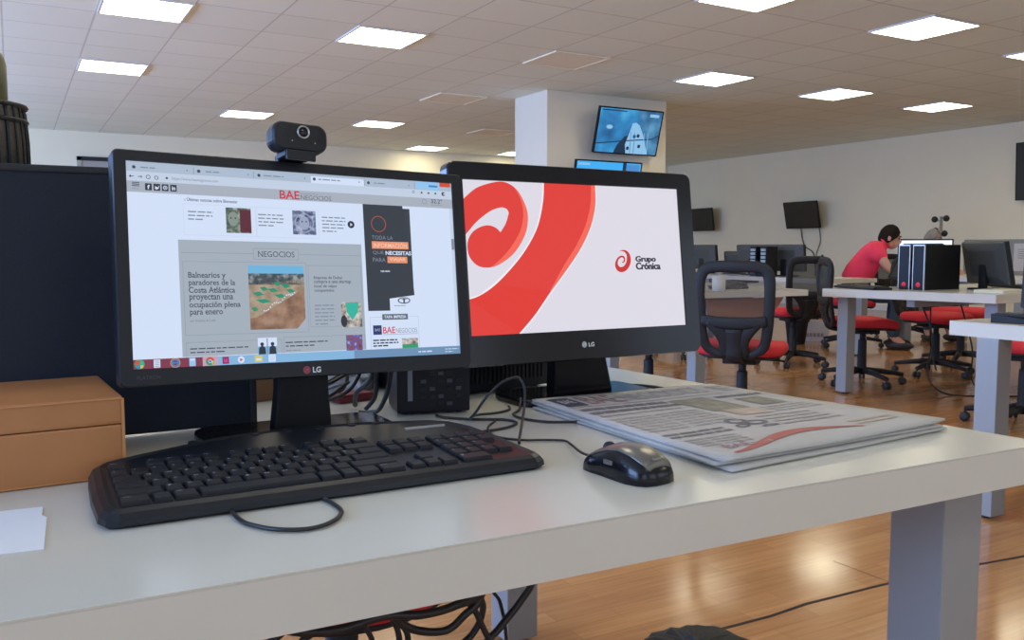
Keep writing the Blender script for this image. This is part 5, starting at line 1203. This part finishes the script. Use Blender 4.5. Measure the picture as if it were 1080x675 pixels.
# ------------------------------------------------------------------ people
def person(loc, rz, label, joints, cloth_mats, hair_m, hair_len, head_c, head_pitch):
    """seated figure facing local +y"""
    e = empty('person', loc, rz, label, 'person')
    J = joints
    def skin(name, edges, rad, m, levels=1, extra=None, remesh=None, root=0):
        names = list({n for ed in edges for n in ed}); names.sort(key=lambda n: (n != root_name(edges), n))
        me = bpy.data.meshes.new(name); me.from_pydata([J[n] for n in names], [(names.index(a), names.index(b_)) for a, b_ in edges], [])
        o = bpy.data.objects.new(name, me); COL.objects.link(o)
        sk = o.modifiers.new('skin', 'SKIN'); 
        me.skin_vertices or None
        if not me.skin_vertices: 
            bpy.context.view_layer.objects.active = o
        for i, n in enumerate(names):
            r_ = rad[n]; me.skin_vertices[0].data[i].radius = r_ if isinstance(r_, tuple) else (r_, r_)
            me.skin_vertices[0].data[i].use_root = (i == 0)
        sb = o.modifiers.new('sub', 'SUBSURF'); sb.levels = 1; sb.render_levels = 1
        dg = bpy.context.evaluated_depsgraph_get(); dg.update(); ev = o.evaluated_get(dg); m2_ = ev.to_mesh()
        vs_ = [v.co.copy() for v in m2_.vertices]; fs_ = [tuple(p.vertices) for p in m2_.polygons]; ev.to_mesh_clear()
        bpy.data.objects.remove(o); bpy.data.meshes.remove(me)
        return vs_, fs_
    def root_name(edges): return edges[0][0]
    def ell(c, r, T=None, n=16, m_=12):
        vs_, fs_ = [], []
        for i in range(m_+1):
            th = PI*i/m_
            for j in range(n):
                ph_ = 2*PI*j/n; v = Vector((r[0]*math.sin(th)*math.cos(ph_), r[1]*math.sin(th)*math.sin(ph_), r[2]*math.cos(th)))
                vs_.append((T @ v if T else v)+Vector(c))
        for i in range(m_):
            for j in range(n): fs_.append((i*n+j, i*n+(j+1) % n, (i+1)*n+(j+1) % n, (i+1)*n+j))
        return vs_, fs_
    # body
    body = MB()
    E_ = [('pelvis', 'waist'), ('waist', 'chest'), ('chest', 'neckb'), ('neckb', 'neckt')]
    for s_ in 'LR': E_ += [('chest', 'sh'+s_), ('sh'+s_, 'el'+s_), ('el'+s_, 'wr'+s_), ('wr'+s_, 'pa'+s_), ('pelvis', 'hip'+s_), ('hip'+s_, 'kn'+s_), ('kn'+s_, 'an'+s_), ('an'+s_, 'to'+s_)]
    rad = dict(pelvis=(0.13, 0.11), waist=(0.125, 0.105), chest=(0.135, 0.115), neckb=0.06, neckt=0.052)
    for s_ in 'LR': rad.update({'sh'+s_: 0.062, 'el'+s_: 0.042, 'wr'+s_: 0.028, 'pa'+s_: (0.036, 0.02), 'hip'+s_: 0.09, 'kn'+s_: 0.062, 'an'+s_: 0.042, 'to'+s_: 0.038})
    v_, f_ = skin('b', E_, rad, None); body.add(v_, f_, M['skin'], True)
    # fingers
    for s_, sg in (('L', -1), ('R', 1)):
        pa = Vector(J['pa'+s_]); wr = Vector(J['wr'+s_]); d_ = (pa-wr).normalized(); side = d_.cross(Vector((0, 0, 1))).normalized(); dn = Vector((0, 0, -1))
        for k_, (off, ln) in enumerate(((-0.027, 0.062), (-0.009, 0.072), (0.009, 0.068), (0.026, 0.052))):
            p0 = pa-d_*0.01+side*off; p1 = pa+d_*(0.02+ln*0.35)+side*off*1.1; p2 = p1+d_*ln*0.35+dn*0.012; p3 = p2+d_*ln*0.2+dn*0.018
            body.tube([p0, p1, p2, p3], [0.0095, 0.009, 0.008, 0.007], M['skin'], 8)
        th0 = wr.lerp(pa, 0.4)+side*(-sg)*0.02; body.tube([th0, th0+side*(-sg)*0.03+d_*0.02, th0+side*(-sg)*0.04+d_*0.05], [0.012, 0.010, 0.008], M['skin'], 8)
    HT = Matrix.Rotation(head_pitch, 4, 'X')
    hc = Vector(head_c); H3 = HT.to_3x3()
    def hp(x, y, z): return hc+H3 @ Vector((x, y, z))
    v_, f_ = ell(hc, (0.076, 0.095, 0.115), H3); body.add(v_, f_, M['skin'], True)
    v_, f_ = ell(hp(0, 0.035, -0.055), (0.058, 0.065, 0.062), H3); body.add(v_, f_, M['skin'], True)        # jaw
    v_, f_ = ell(hp(0, 0.099, -0.022), (0.013, 0.022, 0.026), H3); body.add(v_, f_, M['skin'], True)        # nose
    v_, f_ = ell(hp(0, 0.088, -0.062), (0.026, 0.014, 0.012), H3); body.add(v_, f_, M['skin'], True)        # lips
    v_, f_ = ell(hp(0, 0.088, 0.022), (0.05, 0.014, 0.012), H3); body.add(v_, f_, M['skin'], True)          # brow
    for sg in (-1, 1):
        v_, f_ = ell(hp(sg*0.077, -0.005, -0.012), (0.010, 0.020, 0.032), H3); body.add(v_, f_, M['skin'], True)
    body.tube([J['neckb'], J['neckt'], hp(0, -0.01, -0.03)], 0.052, M['skin'], 12)
    bo_ = body.build('body', e); rm = bo_.modifiers.new('r', 'REMESH'); rm.mode = 'VOXEL'; rm.voxel_size = 0.0065; rm.use_smooth_shade = True
    # hair: cap around the skull, open at the face
    hr = MB(); n, m_ = 28, 14; vs_, fs_ = [], []
    for i in range(m_+1):
        th = PI*0.66*i/m_
        for j in range(n):
            ph_ = 2*PI*j/n; fr = max(0, math.sin(ph_)); lim = 1.0-0.50*fr**1.3
            t_ = th*lim; w_ = 0.985+0.035*math.sin(9*ph_+5*t_)*math.sin(t_)
            v = Vector((0.083*math.sin(t_)*math.cos(ph_)*w_, 0.103*math.sin(t_)*math.sin(ph_)*w_-0.004, (0.124+hair_len)*math.cos(t_)))
            vs_.append(hc+H3 @ v)
    for i in range(m_):
        for j in range(n): fs_.append((i*n+j, i*n+(j+1) % n, (i+1)*n+(j+1) % n, (i+1)*n+j))
    hr.add(vs_, fs_, hair_m, True); ho = hr.build('hair', e); sd = ho.modifiers.new('s', 'SOLIDIFY'); sd.thickness = 0.007; sd.offset = -0.5
    ey = MB()
    for sg in (-1, 1):
        v_, f_ = ell(hp(sg*0.031, 0.087, 0.004), (0.012, 0.009, 0.007), H3, 8, 6); ey.add(v_, f_, M['hairdark'], True)
        ey.tube([hp(sg*0.012, 0.103, 0.026), hp(sg*0.034, 0.1, 0.031), hp(sg*0.052, 0.088, 0.024)], 0.004, M['hairdark'], 6)
    ey.build('eye', e)
    # clothes
    sh = MB(); E2 = [('pelvis', 'waist'), ('waist', 'chest'), ('chest', 'neckb')]
    J2 = {}
    for s_ in 'LR':
        J['mid'+s_] = tuple(Vector(J['sh'+s_]).lerp(Vector(J['el'+s_]), cloth_mats['sleeve'])); E2 += [('chest', 'sh'+s_), ('sh'+s_, 'mid'+s_)]
    r2 = dict(pelvis=(0.175, 0.16), waist=(0.182, 0.168), chest=(0.185, 0.17), neckb=(0.088, 0.08), shL=0.098, shR=0.098, midL=0.074, midR=0.074)
    v_, f_ = skin('s', E2, r2, None); sh.add(v_, f_, cloth_mats['shirt'], True)
    so2 = sh.build('polo_shirt' if cloth_mats['sleeve'] < 0.9 else 'shirt', e)
    co = MB(); nb = Vector(J['neckb']); nd = (Vector(J['neckt'])-nb).normalized(); a_ = nd.cross(Vector((1, 0, 0))).normalized(); b2 = nd.cross(a_)
    co.tube([nb+nd*0.035+a_*0.062*math.cos(2*PI*i/16)+b2*0.066*math.sin(2*PI*i/16) for i in range(17)], 0.012, cloth_mats['shirt'], 8); co.build('collar', so2)
    tr = MB(); E3 = []
    for s_ in 'LR': E3 += [('pelvis', 'hip'+s_), ('hip'+s_, 'kn'+s_), ('kn'+s_, 'an'+s_)]
    r3 = dict(pelvis=0.145, hipL=0.105, hipR=0.105, knL=0.075, knR=0.075, anL=0.06, anR=0.06)
    v_, f_ = skin('t', E3, r3, None); tr.add(v_, f_, cloth_mats['trousers'], True); tr.build('trousers', e)
    for s_ in 'LR':
        f2 = MB(); a = Vector(J['an'+s_]); t = Vector(J['to'+s_]); dd_ = (t-a); dd_.z = 0; dd_.normalize()
        c_ = a+dd_*0.06; c_.z = 0.045
        ang = math.atan2(dd_.y, dd_.x)-PI/2
        v_, f_ = ell(c_, (0.046, 0.135, 0.045), Matrix.Rotation(ang, 3, 'Z')); f2.add(v_, f_, M['shoe'], True); f2.build('shoe', e)
    return e
def ensure_skin(me): pass
JM = dict(pelvis=(0, -0.02, 0.60), waist=(0, 0.06, 0.76), chest=(0, 0.19, 0.93), neckb=(0, 0.27, 1.055), neckt=(0, 0.31, 1.09),
          shL=(-0.18, 0.21, 1.00), shR=(0.18, 0.21, 1.00), elL=(-0.23, 0.36, 0.80), elR=(0.23, 0.34, 0.80), wrL=(-0.16, 0.58, 0.80), wrR=(0.15, 0.57, 0.80), paL=(-0.14, 0.64, 0.785), paR=(0.13, 0.63, 0.785),
          hipL=(-0.10, 0.02, 0.58), hipR=(0.10, 0.02, 0.58), knL=(-0.14, 0.42, 0.52), knR=(0.14, 0.42, 0.52), anL=(-0.14, 0.40, 0.11), anR=(0.14, 0.40, 0.11), toL=(-0.15, 0.52, 0.05), toR=(0.15, 0.52, 0.05))
_skin_ok = True
person((7.53, 6.19, 0), R(-138), 'person in a bright red polo shirt leaning forward on a chair, dark short hair', dict(JM), dict(shirt=M['polo'], trousers=M['jeans'], sleeve=0.62), M['hairdark'], 0.004, (0, 0.345, 1.135), -0.25)
JP = dict(pelvis=(0, -0.02, 0.58), waist=(0, 0.03, 0.72), chest=(0, 0.10, 0.90), neckb=(0, 0.16, 1.01), neckt=(0, 0.19, 1.06),
          shL=(-0.175, 0.12, 0.95), shR=(0.175, 0.12, 0.95), elL=(-0.23, 0.24, 0.78), elR=(0.23, 0.24, 0.78), wrL=(-0.14, 0.46, 0.80), wrR=(0.14, 0.46, 0.80), paL=(-0.12, 0.52, 0.785), paR=(0.12, 0.52, 0.785),
          hipL=(-0.10, 0.02, 0.57), hipR=(0.10, 0.02, 0.57), knL=(-0.13, 0.42, 0.52), knR=(0.13, 0.42, 0.52), anL=(-0.13, 0.38, 0.11), anR=(0.13, 0.38, 0.11), toL=(-0.14, 0.50, 0.05), toR=(0.14, 0.50, 0.05))
person((8.95, 6.45, 0), R(160), 'person with short grey hair, head just above the computer towers', dict(JP), dict(shirt=M['shirt2'], trousers=M['jeans'], sleeve=0.97), M['hairgrey'], 0.006, (0, 0.235, 1.108), -0.35)
